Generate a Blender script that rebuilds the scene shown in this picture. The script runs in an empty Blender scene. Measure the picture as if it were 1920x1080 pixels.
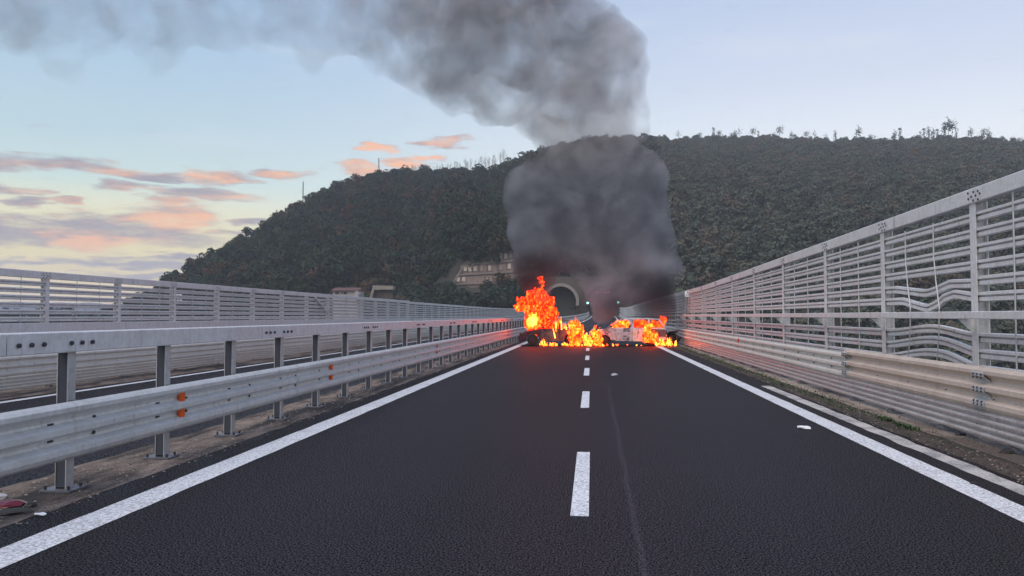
import bpy, bmesh, math, random
from math import sin, cos, tan, atan2, atan, asin, sqrt, pi, radians, exp
from mathutils import Vector, Matrix, noise as mnoise
rnd = random.Random(7)
SC = bpy.context.scene
COL = SC.collection
# ------------------------------------------------------------------ camera
F = 1450.0; CAMH = 1.63
yaw = atan(150/1450.0); pitch = atan(52/1458.0)
cam = bpy.data.cameras.new('camera'); camo = bpy.data.objects.new('camera', cam); COL.objects.link(camo)
cam.sensor_width = 36; cam.lens = 36*F/1920; cam.clip_end = 20000; cam.clip_start = 0.05
camo.location = (0, 0, CAMH)
camo.rotation_euler = (pi/2+pitch, 0, yaw)
SC.camera = camo
RM = camo.rotation_euler.to_matrix()
def pdir(px, py):
    return (RM @ Vector(((px-960)/F, (540-py)/F, -1))).normalized()
def at(px, py, Y):
    d = pdir(px, py); return Vector((0, 0, CAMH)) + d*(Y/d.y)
# ------------------------------------------------------------------ render / exposure
SC.view_settings.view_transform = 'Standard'; SC.view_settings.look = 'None'
SC.view_settings.exposure = 0.48; SC.view_settings.gamma = 1.0
SC.view_settings.use_curve_mapping = False
SC.render.engine = 'CYCLES'
cy = SC.cycles
cy.use_denoising = True
cy.max_bounces = 6; cy.diffuse_bounces = 3; cy.glossy_bounces = 3; cy.volume_bounces = 2; cy.transparent_max_bounces = 16
cy.volume_max_steps = 256
cy.sample_clamp_indirect = 6.0
try: cy.volume_step_rate = 1.0
except Exception: pass

# ------------------------------------------------------------------ node helper
class NT:
    def __init__(s, tree): s.t = tree; s.n = tree.nodes; s.l = tree.links
    def new(s, typ, **kw):
        n = s.n.new(typ)
        for k, v in kw.items(): setattr(n, k, v)
        return n
    def set(s, inp, v):
        if isinstance(v, bpy.types.NodeSocket): s.l.new(v, inp)
        elif v is not None:
            if isinstance(v, (tuple, list)) and inp.type == 'RGBA' and len(v) == 3: v = (*v, 1)
            inp.default_value = v
    def m(s, op, a, b=None, c=None, clamp=False):
        n = s.new('ShaderNodeMath', operation=op); n.use_clamp = clamp
        s.set(n.inputs[0], a)
        if b is not None: s.set(n.inputs[1], b)
        if c is not None: s.set(n.inputs[2], c)
        return n.outputs[0]
    def vm(s, op, a, b=None):
        n = s.new('ShaderNodeVectorMath', operation=op); s.set(n.inputs[0], a)
        if b is not None: s.set(n.inputs[1], b)
        return n.outputs['Value'] if op in ('LENGTH', 'DISTANCE', 'DOT_PRODUCT') else n.outputs['Vector']
    def noise(s, vec, scale, detail=3, rough=.5, lac=2.0, dist=0.0):
        n = s.new('ShaderNodeTexNoise'); s.set(n.inputs['Vector'], vec)
        n.inputs['Scale'].default_value = scale; n.inputs['Detail'].default_value = detail
        n.inputs['Roughness'].default_value = rough; n.inputs['Lacunarity'].default_value = lac
        n.inputs['Distortion'].default_value = dist
        return n.outputs['Fac']
    def noisec(s, vec, scale, detail=3):
        n = s.new('ShaderNodeTexNoise'); s.set(n.inputs['Vector'], vec)
        n.inputs['Scale'].default_value = scale; n.inputs['Detail'].default_value = detail
        return n.outputs['Color']
    def voro(s, vec, scale, feature='F1', out='Distance'):
        n = s.new('ShaderNodeTexVoronoi', feature=feature); s.set(n.inputs['Vector'], vec)
        n.inputs['Scale'].default_value = scale
        return n.outputs[out]
    def ramp(s, fac, stops, interp='LINEAR'):
        n = s.new('ShaderNodeValToRGB'); n.color_ramp.interpolation = interp
        e = n.color_ramp.elements
        while len(e) < len(stops): e.new(.5)
        for i, (p, c) in enumerate(stops):
            e[i].position = p
            if not isinstance(c, (tuple, list)): c = (c, c, c)
            e[i].color = (*c[:3], 1)
        s.set(n.inputs[0], fac); return n.outputs[0]
    def mr(s, v, a, b, c=0.0, d=1.0, smooth=False):
        n = s.new('ShaderNodeMapRange'); n.interpolation_type = 'SMOOTHSTEP' if smooth else 'LINEAR'
        s.set(n.inputs[0], v)
        for i, k in enumerate((a, b, c, d)): s.set(n.inputs[i+1], k)
        return n.outputs[0]
    def mix(s, f, a, b, blend='MIX'):
        n = s.new('ShaderNodeMix', data_type='RGBA', blend_type=blend)
        s.set(n.inputs[0], f); s.set(n.inputs[6], a); s.set(n.inputs[7], b); return n.outputs[2]
    def map(s, vec, scale=(1, 1, 1), loc=(0, 0, 0)):
        n = s.new('ShaderNodeMapping'); s.set(n.inputs['Vector'], vec)
        n.inputs['Scale'].default_value = scale; n.inputs['Location'].default_value = loc
        return n.outputs[0]
    def bump(s, h, strength=.3, dist=.01):
        n = s.new('ShaderNodeBump'); n.inputs['Strength'].default_value = strength
        n.inputs['Distance'].default_value = dist; s.set(n.inputs['Height'], h); return n.outputs[0]
def sl(r, g, b):
    f = lambda v: (v/255/12.92 if v/255 <= .04045 else ((v/255+.055)/1.055)**2.4)
    return (f(r), f(g), f(b))

# ------------------------------------------------------------------ world
SUN_AZ, SUN_EL = radians(-150), radians(12)      # azimuth from +Y towards +X: sun low behind-left, veiled
W = bpy.data.worlds.new('World'); SC.world = W; W.use_nodes = True
w = NT(W.node_tree); w.n.clear()
tc = w.new('ShaderNodeTexCoord').outputs['Generated']
nrm = w.vm('NORMALIZE', tc)
sp = w.new('ShaderNodeSeparateXYZ'); w.l.new(nrm, sp.inputs[0])
az = w.m('ARCTAN2', sp.outputs[0], sp.outputs[1]); el = w.m('ARCSINE', sp.outputs[2])
eld = w.m('MULTIPLY', el, 180/pi)
e01 = w.mr(eld, -10, 90, 0, 1)
def ep(d): return (d+10)/100
left = w.ramp(e01, [(ep(-10), sl(170, 160, 155)), (ep(0), sl(215, 190, 160)), (ep(2), sl(246, 220, 150)), (ep(5), sl(246, 230, 165)), (ep(7.5), sl(228, 230, 200)), (ep(9), sl(200, 222, 218)),
                    (ep(12), sl(184, 208, 218)), (ep(18), sl(165, 194, 219)), (ep(26), sl(142, 172, 210)), (ep(50), sl(120, 150, 200)), (ep(90), sl(110, 140, 190))])
right = w.ramp(e01, [(ep(-10), sl(170, 165, 165)), (ep(0), sl(238, 236, 232)), (ep(8), sl(240, 241, 242)), (ep(12), sl(226, 232, 240)), (ep(16), sl(205, 214, 232)),
                     (ep(22), sl(183, 197, 224)), (ep(30), sl(166, 183, 216)), (ep(50), sl(135, 160, 205)), (ep(90), sl(110, 140, 190))])
azf = w.mr(w.m('SINE', w.m('ADD', az, radians(12))), -.42, .5, 0, 1, True)
base = w.mix(azf, left, right)
# thin high veil
veilv = w.new('ShaderNodeCombineXYZ'); w.l.new(w.m('MULTIPLY', az, 3.0), veilv.inputs[0]); w.l.new(w.m('MULTIPLY', el, 16.0), veilv.inputs[1])
veil = w.mr(w.noise(veilv.outputs[0], 1.1, 4, .55), .5, .8, 0, .35, True)
veil = w.m('MULTIPLY', veil, w.mr(eld, 5, 14, .0, 1))
base = w.mix(veil, base, sl(222, 226, 232))
# clouds: soft ellipses by direction, edges broken up by noise
nv = w.new('ShaderNodeCombineXYZ'); w.l.new(az, nv.inputs[0]); w.l.new(w.m('MULTIPLY', el, 5.0), nv.inputs[1])
warp = w.noisec(nv.outputs[0], 14, 4)
wsp = w.new('ShaderNodeSeparateXYZ'); w.l.new(warp, wsp.inputs[0])
azw = w.m('ADD', az, w.m('MULTIPLY', w.m('SUBTRACT', wsp.outputs[0], .5), .14))
elw = w.m('ADD', el, w.m('MULTIPLY', w.m('SUBTRACT', wsp.outputs[1], .5), .030))
CL = [(190, 434, 280, 25, .12), (60, 436, 150, 20, -.1), (330, 408, 110, 24, .6), (230, 425, 160, 22, .2), (170, 452, 90, 10, 1.0), (150, 312, 110, 14, .35), (20, 305, 60, 14, .3), (300, 332, 130, 7, .15), (400, 335, 75, 14, .6), (250, 354, 60, 9, .05),
      (400, 368, 120, 11, .5), (520, 330, 60, 9, .9), (300, 380, 60, 8, .5), (60, 378, 45, 8, .3), (20, 357, 55, 8, .3), (710, 276, 60, 10, 1.), (680, 318, 80, 12, .9), (775, 305, 60, 10, .9),
      (830, 265, 70, 10, .6), (320, 482, 120, 6, -.3), (260, 494, 170, 7, -.3), (60, 494, 110, 4, -.3), (330, 517, 170, 7, -.4), (480, 415, 60, 6, .2), (440, 438, 70, 5, .1), (120, 375, 40, 6, .3)]
mask = None; lit = None
for (cx, cyy, hw, hh, o) in CL:
    d = pdir(cx, cyy); a = atan2(d.x, d.y); e = asin(d.z)
    dx = w.m('MULTIPLY', w.m('SUBTRACT', azw, a), 1/(hw/1500.0)); dy = w.m('MULTIPLY', w.m('SUBTRACT', elw, e), 1/(hh*1.35/1500.0))
    r2 = w.m('ADD', w.m('MULTIPLY', dx, dx), w.m('MULTIPLY', dy, dy))
    v = w.m('SUBTRACT', 1.15, r2, clamp=True)
    mask = v if mask is None else w.m('MAXIMUM', mask, v)
    lv = w.m('MULTIPLY', v, o); lit = lv if lit is None else w.m('ADD', lit, lv)
fine = w.noise(nv.outputs[0], 19, 8, .72)
mask = w.m('MULTIPLY', w.mr(w.m('ADD', mask, w.m('MULTIPLY', w.m('SUBTRACT', fine, .5), 2.3)), .12, 1.2, 0, 1, True), .95)
lit = w.mr(w.m('ADD', lit, w.m('MULTIPLY', w.m('SUBTRACT', w.noise(nv.outputs[0], 11, 5, .65), .5), 3.4)), -.1, 1.15, 0, 1, True)
ccol = w.mix(lit, sl(150, 141, 152), sl(252, 184, 138))
skyc = w.mix(mask, base, ccol)
nis = w.new('ShaderNodeTexSky', sky_type='NISHITA'); nis.sun_disc = False
nis.sun_elevation = SUN_EL; nis.sun_rotation = SUN_AZ % (2*pi); nis.dust_density = 2.0
bg1 = w.new('ShaderNodeBackground'); w.l.new(skyc, bg1.inputs[0]); bg1.inputs[1].default_value = 0.80
bg2 = w.new('ShaderNodeBackground'); w.l.new(nis.outputs[0], bg2.inputs[0]); bg2.inputs[1].default_value = 0.008
ad = w.new('ShaderNodeAddShader'); w.l.new(bg1.outputs[0], ad.inputs[0]); w.l.new(bg2.outputs[0], ad.inputs[1])
wo = w.new('ShaderNodeOutputWorld'); w.l.new(ad.outputs[0], wo.inputs[0])
sun = bpy.data.lights.new('sun', 'SUN'); sun.energy = 1.9; sun.angle = radians(50); sun.color = (1, .88, .76)
suno = bpy.data.objects.new('sun', sun); COL.objects.link(suno)
sd = Vector((sin(SUN_AZ)*cos(SUN_EL+.78), cos(SUN_AZ)*cos(SUN_EL+.78), sin(SUN_EL+.78)))
suno.rotation_euler = sd.to_track_quat('Z', 'Y').to_euler()

# ------------------------------------------------------------------ materials
MATS = {}
def mat(name):
    m = bpy.data.materials.new(name); m.use_nodes = True; t = NT(m.node_tree); t.n.clear()
    out = t.new('ShaderNodeOutputMaterial'); MATS[name] = m; return m, t, out
def pbr(t, out, color, rough=.6, metal=0.0, normal=None, spec=.5):
    p = t.new('ShaderNodeBsdfPrincipled'); t.set(p.inputs['Base Color'], color); t.set(p.inputs['Roughness'], rough)
    t.set(p.inputs['Metallic'], metal); p.inputs['Specular IOR Level'].default_value = spec
    if normal is not None: t.l.new(normal, p.inputs['Normal'])
    t.l.new(p.outputs[0], out.inputs['Surface']); return p
def geo(t): return t.new('ShaderNodeNewGeometry').outputs['Position']

def mk_asphalt():
    m, t, o = mat('asphalt'); P = geo(t)
    n1 = t.noise(P, 68, 3, .9); v = t.voro(P, 80); big = t.noise(P, .35, 3); n3 = t.noise(P, 9, 4, .7)
    st = t.noise(t.map(P, (2.2, .09, 1)), 1.0, 4, .6)
    k = t.m('MULTIPLY', t.mr(n1, .46, .58, .0, 2.3), t.m('MULTIPLY', t.mr(n3, .3, .7, .55, 1.45), t.mr(big, .3, .7, .85, 1.15)))
    k = t.m('MULTIPLY', k, t.mr(st, .3, .7, .88, 1.14))
    sep = t.new('ShaderNodeSeparateXYZ'); t.l.new(P, sep.inputs[0])
    # long pale scrape in the right lane
    xs = t.m('ADD', sep.outputs[0], t.m('MULTIPLY', t.noise(t.map(P, (0, .5, 0)), 1, 2), .12))
    pathx = t.m('ADD', .385, t.m('MULTIPLY', t.m('SUBTRACT', sep.outputs[1], 5.0), .003))
    dd = t.m('ABSOLUTE', t.m('SUBTRACT', xs, pathx))
    scr = t.m('MULTIPLY', t.mr(dd, .0, .045, 1, 0, True), t.mr(sep.outputs[1], 14, 24, 1, 0))
    scr = t.m('MULTIPLY', scr, t.mr(n1, .42, .62, .1, 1))
    col = t.mix(t.m('MULTIPLY', k, .5, clamp=True), (.0018, .0015, .002), (.037, .031, .037))
    col = t.mix(t.m('MULTIPLY', scr, .5), col, (.10, .09, .11))
    sp_ = t.mr(t.voro(P, 38), .02, .17, 1, 0)
    col = t.mix(t.m('MULTIPLY', sp_, .6), col, (.24, .225, .24))
    bp = t.bump(t.m('ADD', n1, t.m('MULTIPLY', v, .6)), .55, .006)
    p_ = pbr(t, o, col, t.mr(n1, .35, .65, .8, .45), 0, bp, .3)
    t.l.new(t.mr(n1, .46, .58, .0, .50), p_.inputs['Specular IOR Level'])
mk_asphalt()
def mk_paint(name, c, wear):
    m, t, o = mat(name); P = geo(t)
    n1 = t.noise(P, 34, 4, .85); n2 = t.noise(P, 2.2, 4, .6)
    col = t.mix(t.mr(t.m('ADD', n1, t.m('MULTIPLY', n2, wear)), .36+.5*wear, .56+.5*wear, 0, 1), (.20, .195, .21), c)
    col = t.mix(t.mr(n2, .55, .8, 0, .3), col, (.4, .38, .36))
    pbr(t, o, col, .7, 0, t.bump(n1, .5, .006))
mk_paint('road_paint', (.80, .82, .86), .15)
mk_paint('old_paint', (.52, .50, .48), .9)
def mk_galv(name, a, b, dirt=.0, dirtc=(.42, .34, .27), metal=.35, rough=.5, streak=1.0):
    m, t, o = mat(name); P = geo(t)
    sp_ = t.voro(P, 22, out='Color'); s2 = t.new('ShaderNodeSeparateXYZ'); t.l.new(sp_, s2.inputs[0])
    n = t.noise(P, 3.0, 5, .65); vs = t.noise(t.map(P, (14, 14, .8)), 1.2, 4, .6)
    f = t.m('ADD', t.m('MULTIPLY', s2.outputs[0], .18), t.m('ADD', t.m('MULTIPLY', n, .5), t.m('MULTIPLY', vs, .35*streak)))
    col = t.mix(t.mr(f, .28, .82), a, b)
    dm = t.m('MULTIPLY', t.mr(t.m('ADD', t.noise(P, 1.3, 5, .7), t.m('MULTIPLY', vs, .35)), .45, .95, 0, 1), dirt, clamp=True)
    if dirt: col = t.mix(t.m('ADD', dm, dirt*.35, clamp=True), col, dirtc)
    col = t.mix(t.mr(t.noise(t.map(P, (9, 9, .9)), 1.0, 5, .7), .58, .74, 0, .55), col, (.17, .13, .11))
    pbr(t, o, col, t.mr(n, .3, .7, rough-.1, rough+.15), metal, t.bump(n, .06, .01))
mk_galv('galvanised', (.40, .41, .42), (.72, .73, .74), .22, (.40, .37, .34))
mk_galv('galvanised_light', (.56, .56, .57), (.88, .88, .89), .18, (.5, .47, .45), metal=.2)
mk_galv('galvanised_dark', (.09, .10, .13), (.20, .22, .27), .08)
mk_galv('beam_grey', (.56, .565, .56), (.86, .865, .85), .24, (.46, .43, .38), metal=.2, rough=.45)
mk_galv('beam_cream', (.62, .60, .56), (.84, .81, .77), .3, (.52, .45, .38), metal=.1)
mk_galv('beam_tan', (.58, .49, .42), (.84, .74, .66), .35, (.46, .33, .25), metal=.15)
mk_galv('rub_metal', (.50, .48, .49), (.90, .88, .88), .30, (.36, .29, .25), metal=.25, rough=.38)
def mk_simple(name, c, rough=.7, metal=0, var=.25, scale=6, bump=.1):
    m, t, o = mat(name); P = geo(t); n = t.noise(P, scale, 4, .6)
    a = tuple(x*(1-var) for x in c); b = tuple(min(1, x*(1+var)) for x in c)
    pbr(t, o, t.mix(n, a, b), rough, metal, t.bump(n, bump, .02))
mk_simple('bolt_dark', (.07, .07, .085), .5, .6)
mk_simple('wire', (.55, .55, .58), .5, .5)
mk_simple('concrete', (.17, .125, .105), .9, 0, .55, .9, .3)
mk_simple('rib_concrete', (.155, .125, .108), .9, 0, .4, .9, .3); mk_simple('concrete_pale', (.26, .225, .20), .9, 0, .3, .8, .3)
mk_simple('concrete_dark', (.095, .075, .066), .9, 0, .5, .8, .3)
mk_simple('orange_reflector', (.78, .12, .01), .35, 0, .12)
mk_simple('red_plastic', (.11, .006, .012), .25, 0, .3)
mk_simple('red_reflector', (.6, .02, .02), .3, 0, .1)
mk_simple('sign_white', (.78, .80, .84), .5, 0, .05)
mk_simple('sign_ink', (.03, .035, .05), .6, 0, .1)
mk_simple('black_plastic', (.02, .02, .022), .6, 0, .3)
mk_simple('white_plastic', (.85, .85, .9), .45, 0, .08, 20)
mk_simple('grey_plastic', (.40, .39, .42), .5, 0, .1, 20)
mk_simple('tyre', (.018, .017, .017), .9, 0, .4)
mk_simple('burnt_rim', (.05, .035, .03), .8, .3, .5, 12)
mk_simple('soot', (.025, .022, .022), .85, 0, .6, 5)
mk_simple('trunk_bark', (.08, .06, .05), .95, 0, .3, 1)
mk_simple('pale_bark', (.20, .17, .15), .95, 0, .3, 1)
mk_simple('mast_metal', (.10, .095, .10), .7, .3, .2, 1)
mk_simple('stucco', (.36, .33, .32), .9, 0, .2, .6)
mk_simple('window_dark', (.03, .03, .04), .2, 0, .2, 1)
mk_simple('roof_tile', (.11, .06, .055), .9, 0, .3, 3)
mk_simple('stone_bits', (.28, .24, .21), .9, 0, .5, 9)
mk_simple('weed_leaf', (.05, .085, .03), .8, 0, .5, 12)
mk_simple('dead_leaf', (.12, .07, .035), .9, 0, .6, 12)
def mk_verge(name, a, b, c):
    m, t, o = mat(name); P = geo(t)
    n = t.noise(t.map(P, (1, .45, 1)), 3.2, 6, .68); n2 = t.noise(P, 30, 4, .7); n3 = t.noise(t.map(P, (1.6, .3, 1)), 1.1, 4, .6)
    col = t.mix(t.mr(n, .36, .62), a, b)
    col = t.mix(t.mr(t.m('ADD', n3, t.m('MULTIPLY', n2, .3)), .60, .76), col, c)
    col = t.mix(t.mr(n2, .58, .75, 0, .6), col, tuple(x*.45 for x in a))
    pbr(t, o, col, .92, 0, t.bump(t.m('ADD', n, t.m('MULTIPLY', n2, .7)), .9, .03))
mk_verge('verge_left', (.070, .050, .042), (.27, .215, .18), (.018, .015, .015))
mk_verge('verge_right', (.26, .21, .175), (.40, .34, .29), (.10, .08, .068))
mk_verge('dirt', (.040, .030, .026), (.085, .062, .050), (.028, .030, .018))
def mk_foliage(name, cols, sc=.045):
    m, t, o = mat(name); P = geo(t)
    oi = t.new('ShaderNodeObjectInfo')
    n = t.noise(P, sc, 4, .65); fi = t.noise(P, .9, 3, .6)
    f = t.m('ADD', t.m('MULTIPLY', n, .95), t.m('MULTIPLY', t.m('SUBTRACT', oi.outputs['Random'], .5), .72))
    f = t.m('ADD', f, t.m('MULTIPLY', t.m('SUBTRACT', fi, .5), .18))
    k = len(cols)
    col = t.ramp(f, [(.16+.66*i/(k-1), c) for i, c in enumerate(cols)])
    col = t.mix(t.mr(fi, .35, .65, 0, .7), col, t.mix(1.0, col, (.35, .36, .38), 'MULTIPLY'))
    p = pbr(t, o, col, .85, 0, None, .15)
mk_foliage('foliage', [(.036, .040, .030), (.020, .042, .026), (.034, .058, .034), (.016, .036, .027), (.028, .050, .032), (.056, .078, .036), (.026, .046, .030), (.048, .056, .034), (.095, .056, .032)])
mk_foliage('foliage_far_hazed', [(.095, .104, .086), (.078, .102, .076), (.110, .128, .098), (.062, .080, .066), (.118, .130, .090), (.088, .108, .082), (.128, .140, .094), (.13, .100, .074)], .03)  # paler greys put part of the distance haze into the leaf colour
mk_simple('hill_soil', (.035, .034, .026), .95, 0, .4, .08)
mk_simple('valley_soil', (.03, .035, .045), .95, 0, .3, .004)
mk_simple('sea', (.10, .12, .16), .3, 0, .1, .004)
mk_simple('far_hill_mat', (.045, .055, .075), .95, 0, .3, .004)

def emis(name, c, s):
    m, t, o = mat(name); e = t.new('ShaderNodeEmission'); e.inputs[0].default_value = (*c, 1); e.inputs[1].default_value = s
    t.l.new(e.outputs[0], o.inputs[0])
emis('green_lamp', (.35, 1, .8), 2.6); emis('red_lamp', (1, .25, .12), 1.8); emis('tunnel_lamp', (1, .85, .65), 1.1)

def mk_flame(name, core=None, sc=2.6, red=.5, core_r=1.1, trans=.35):
    m, t, o = mat(name); P = geo(t)
    q = t.map(P, (1, 1, .62))
    wv = t.vm('ADD', q, t.vm('SCALE', t.noisec(P, 1.6, 3)))
    wv.node.inputs[1].links[0].from_node.inputs['Scale'].default_value = .5
    n = t.noise(wv, sc, 5, .72); v = t.voro(wv, sc*1.7)
    f = t.m('ADD', t.m('MULTIPLY', t.m('SUBTRACT', n, .5), 1.9), t.m('MULTIPLY', t.m('SUBTRACT', .45, v), .5)); f = t.m('ADD', f, .47)
    f = t.m('SUBTRACT', f, red*.25)
    if core is not None:
        d = t.vm('DISTANCE', P, tuple(core))
        f = t.m('ADD', f, t.mr(d, 0, core_r, 1.0, 0, True))
    col = t.ramp(f, [(.02, (1.0, .010, .003)), (.16, (3.2, .055, .008)), (.29, (5.5, .15, .012)), (.42, (6.5, .34, .022)), (.58, (6.5, .72, .05)), (.84, (6.5, 1.7, .22))])
    e = t.new('ShaderNodeEmission'); t.l.new(col, e.inputs[0]); e.inputs[1].default_value = 1.0
    lw = t.new('ShaderNodeLayerWeight'); lw.inputs[0].default_value = .35
    a = t.m('ADD', t.mr(lw.outputs['Facing'], .22, .80, 0, .95), t.mr(t.noise(wv, sc*1.6, 4, .65), .50, .60, 0, trans), clamp=True)
    tr = t.new('ShaderNodeBsdfTransparent'); mx = t.new('ShaderNodeMixShader')
    t.l.new(a, mx.inputs[0]); t.l.new(e.outputs[0], mx.inputs[1]); t.l.new(tr.outputs[0], mx.inputs[2]); t.l.new(mx.outputs[0], o.inputs[0])
    return m

# ------------------------------------------------------------------ mesh helpers
class MB:
    def __init__(s): s.v = []; s.f = []
    def box(s, x0, x1, y0, y1, z0, z1):
        b = len(s.v)
        s.v += [(x, y, z) for z in (z0, z1) for y in (y0, y1) for x in (x0, x1)]
        s.f += [tuple(b+i for i in q) for q in ((0, 2, 3, 1), (4, 5, 7, 6), (0, 1, 5, 4), (2, 6, 7, 3), (0, 4, 6, 2), (1, 3, 7, 5))]
        return s
    def sweep(s, prof, y0, y1, closed=True, ny=1, fn=None):
        b = len(s.v); n = len(prof)
        for j in range(ny+1):
            y = y0+(y1-y0)*j/ny
            for (x, z) in prof:
                p = (x, y, z)
                if fn: p = fn(p)
                s.v.append(p)
        for j in range(ny):
            for i in range(n if closed else n-1):
                k = (i+1) % n
                s.f.append((b+j*n+i, b+j*n+k, b+(j+1)*n+k, b+(j+1)*n+i))
        if closed:
            s.f.append(tuple(b+i for i in range(n))); s.f.append(tuple(b+ny*n+i for i in reversed(range(n))))
        return s
    def tube(s, pts, rad, seg=6, cap=True):
        pts = [Vector(p) for p in pts]; b = len(s.v); n = len(pts)
        if not isinstance(rad, (list, tuple)): rad = [rad]*n
        for i, p in enumerate(pts):
            d = (pts[min(i+1, n-1)]-pts[max(i-1, 0)]).normalized()
            u = d.orthogonal().normalized() if abs(d.z) < .98 else Vector((1, 0, 0)); u = (u-d*u.dot(d)).normalized(); v = d.cross(u)
            for k in range(seg):
                a = 2*pi*k/seg; s.v.append(tuple(p+(u*cos(a)+v*sin(a))*rad[i]))
        for i in range(n-1):
            for k in range(seg):
                q = (k+1) % seg
                s.f.append((b+i*seg+k, b+i*seg+q, b+(i+1)*seg+q, b+(i+1)*seg+k))
        if cap:
            s.f.append(tuple(b+k for k in reversed(range(seg)))); s.f.append(tuple(b+(n-1)*seg+k for k in range(seg)))
        return s
    def disc(s, c, n, r, h, seg=12):   # short cylinder along axis n
        c = Vector(c); n = Vector(n).normalized(); return s.tube([c, c+n*h], r, seg)
    def poly(s, pts): b = len(s.v); s.v += [tuple(p) for p in pts]; s.f.append(tuple(range(b, b+len(pts)))); return s
    def prism(s, pts, off):   # polygon extruded by vector off
        b = len(s.v); n = len(pts); off = Vector(off)
        s.v += [tuple(Vector(p)) for p in pts]+[tuple(Vector(p)+off) for p in pts]
        s.f.append(tuple(range(b, b+n))); s.f.append(tuple(b+n+i for i in reversed(range(n))))
        for i in range(n):
            k = (i+1) % n; s.f.append((b+i, b+n+i, b+n+k, b+k))
        return s
    def quad(s, c, u, v):
        c = Vector(c); b = len(s.v); s.v += [tuple(c-u-v), tuple(c+u-v), tuple(c+u+v), tuple(c-u+v)]; s.f.append((b, b+1, b+2, b+3)); return s
    def mesh(s, name, m, smooth=False):
        me = bpy.data.meshes.new(name); me.from_pydata(s.v, [], s.f); me.update()
        bm = bmesh.new(); bm.from_mesh(me); bmesh.ops.recalc_face_normals(bm, faces=bm.faces); bm.to_mesh(me); bm.free()
        if m: me.materials.append(MATS[m] if isinstance(m, str) else m)
        if smooth: me.shade_smooth()
        return me
def link(name, me, parent=None, loc=(0, 0, 0), rot=(0, 0, 0), wp=True):
    o = link_(name, me, parent, loc, rot, wp)
    if name in ('bolts', 'anchor_bolts', 'tunnel_lamps'): o['kind'] = 'stuff'
    return o
def link_(name, me, parent=None, loc=(0, 0, 0), rot=(0, 0, 0), wp=True):
    """loc in world coordinates when wp (parents are never rotated in that case)"""
    o = bpy.data.objects.new(name, me); COL.objects.link(o); l = Vector(loc)
    if parent is not None:
        o.parent = parent
        if wp: l = l - wloc(parent)
    o.location = l; o.rotation_euler = rot; return o
def wloc(o):
    l = Vector((0, 0, 0))
    while o is not None: l += o.location; o = o.parent
    return l
def tag(o, label=None, cat=None, group=None, kind=None):
    if label: o['label'] = label
    if cat: o['category'] = cat
    if group: o['group'] = group
    if kind: o['kind'] = kind
    return o
def thing(name, loc, label, cat, group=None, rz=0):
    o = bpy.data.objects.new(name, None); COL.objects.link(o); o.location = loc; o.rotation_euler = (0, 0, rz); o.empty_display_size = .2
    return tag(o, label, cat, group)
def copy_tree(o, parent=None, loc=None, rot=None):
    c = o.copy(); COL.objects.link(c); c.parent = parent
    if loc is not None: c.location = loc
    if rot is not None: c.rotation_euler = rot
    for ch in o.children: copy_tree(ch, c)
    return c
def thick(prof, t):
    """open polyline (x,z) -> closed strip of thickness t on the far side"""
    out = []
    for i, (x, z) in enumerate(prof):
        a = prof[max(i-1, 0)]; b = prof[min(i+1, len(prof)-1)]
        dx, dz = b[0]-a[0], b[1]-a[1]; l = sqrt(dx*dx+dz*dz) or 1
        out.append((x+dz/l*t, z-dx/l*t))
    return prof + out[::-1]
def sm(t): t = max(0, min(1, t)); return t*t*(3-2*t)
def B(y): return 3.8*sm((y-60)/205.0)
def G(y): return 1.5*max(0, (y-110)/155.0)**1.5
def B0(y): return 0.0

# ------------------------------------------------------------------ ground, hills, sea
def interp(tab, x):
    if x <= tab[0][0]: return tab[0][1:]
    for a, b in zip(tab, tab[1:]):
        if x <= b[0]:
            t = (x-a[0])/(b[0]-a[0]); return tuple(p+(q-p)*t for p, q in zip(a[1:], b[1:]))
    return tab[-1][1:]
RIDGE = [(-900, 640, 430), (60, 612, 410), (130, 618, 420), (220, 598, 425), (290, 566, 428), (330, 535, 430), (380, 505, 440), (450, 466, 450), (540, 412, 470), (570, 396, 480), (640, 361, 500), (700, 340, 510), (760, 334, 515), (800, 338, 520),
         (930, 336, 520), (1000, 302, 540), (1080, 280, 560), (1160, 274, 620), (1250, 270, 700), (1400, 265, 760), (1560, 271, 770), (1700, 270, 770), (1780, 266, 770), (1920, 278, 750), (2300, 300, 720), (3000, 420, 700)]
ZV = -46.0
def ridge(px):
    y, R = interp(RIDGE, px); a = atan((px-1110)/F)
    d = pdir(px, y); r = R; z = CAMH + r*d.z/sqrt(d.x**2+d.y**2)
    return atan2(d.x, d.y), r, z
def terr(px, r):
    a, R, zr = ridge(px)
    k = sm((px-790)/60)*(1-sm((px-1200)/90))                  # the face above the tunnels
    kr = sm((px-1200)/90)
    # left hill
    def prof(rf, zf, p):
        t = max(0, (r-rf)/(R-rf))
        if t <= 1: return zf+(zr-zf)*(t**p)
        return zr-(r-R)*.25-((r-R)**2)*.0006
    zl = prof(190, -34, .95)
    zt_ = 5+8*sm((px-860)/130)
    if r < 270: zc = -9 + (zt_+9)*sm((r-262)/8.0)
    elif r < 286: zc = zt_+(24-zt_)*sm((r-275)/11.0)
    else: zc = prof(286, 24, .9)
    zri = prof(110, -36, .95)
    z = zl*(1-k-kr)+zc*k+zri*kr
    if z > -40: z += (mnoise.noise(Vector((px*.01, r*.02, 0)))*3.0)*min(1, max(0, r-290)/60)*min(1, abs(r-R)/60)
    return max(z, ZV-2) if r < R else z
PX = [-900+ i*24 for i in range(0, 170)]
RR = [40+ i*11 for i in range(0, 22)] + [262, 264, 266, 268, 270, 273] + [284+i*12 for i in range(0, 62)]
mb = MB()
for px in PX:
    a = ridge(px)[0]
    for r in RR:
        mb.v.append((sin(a)*r, cos(a)*r, terr(px, r)))
nr = len(RR)
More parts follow.
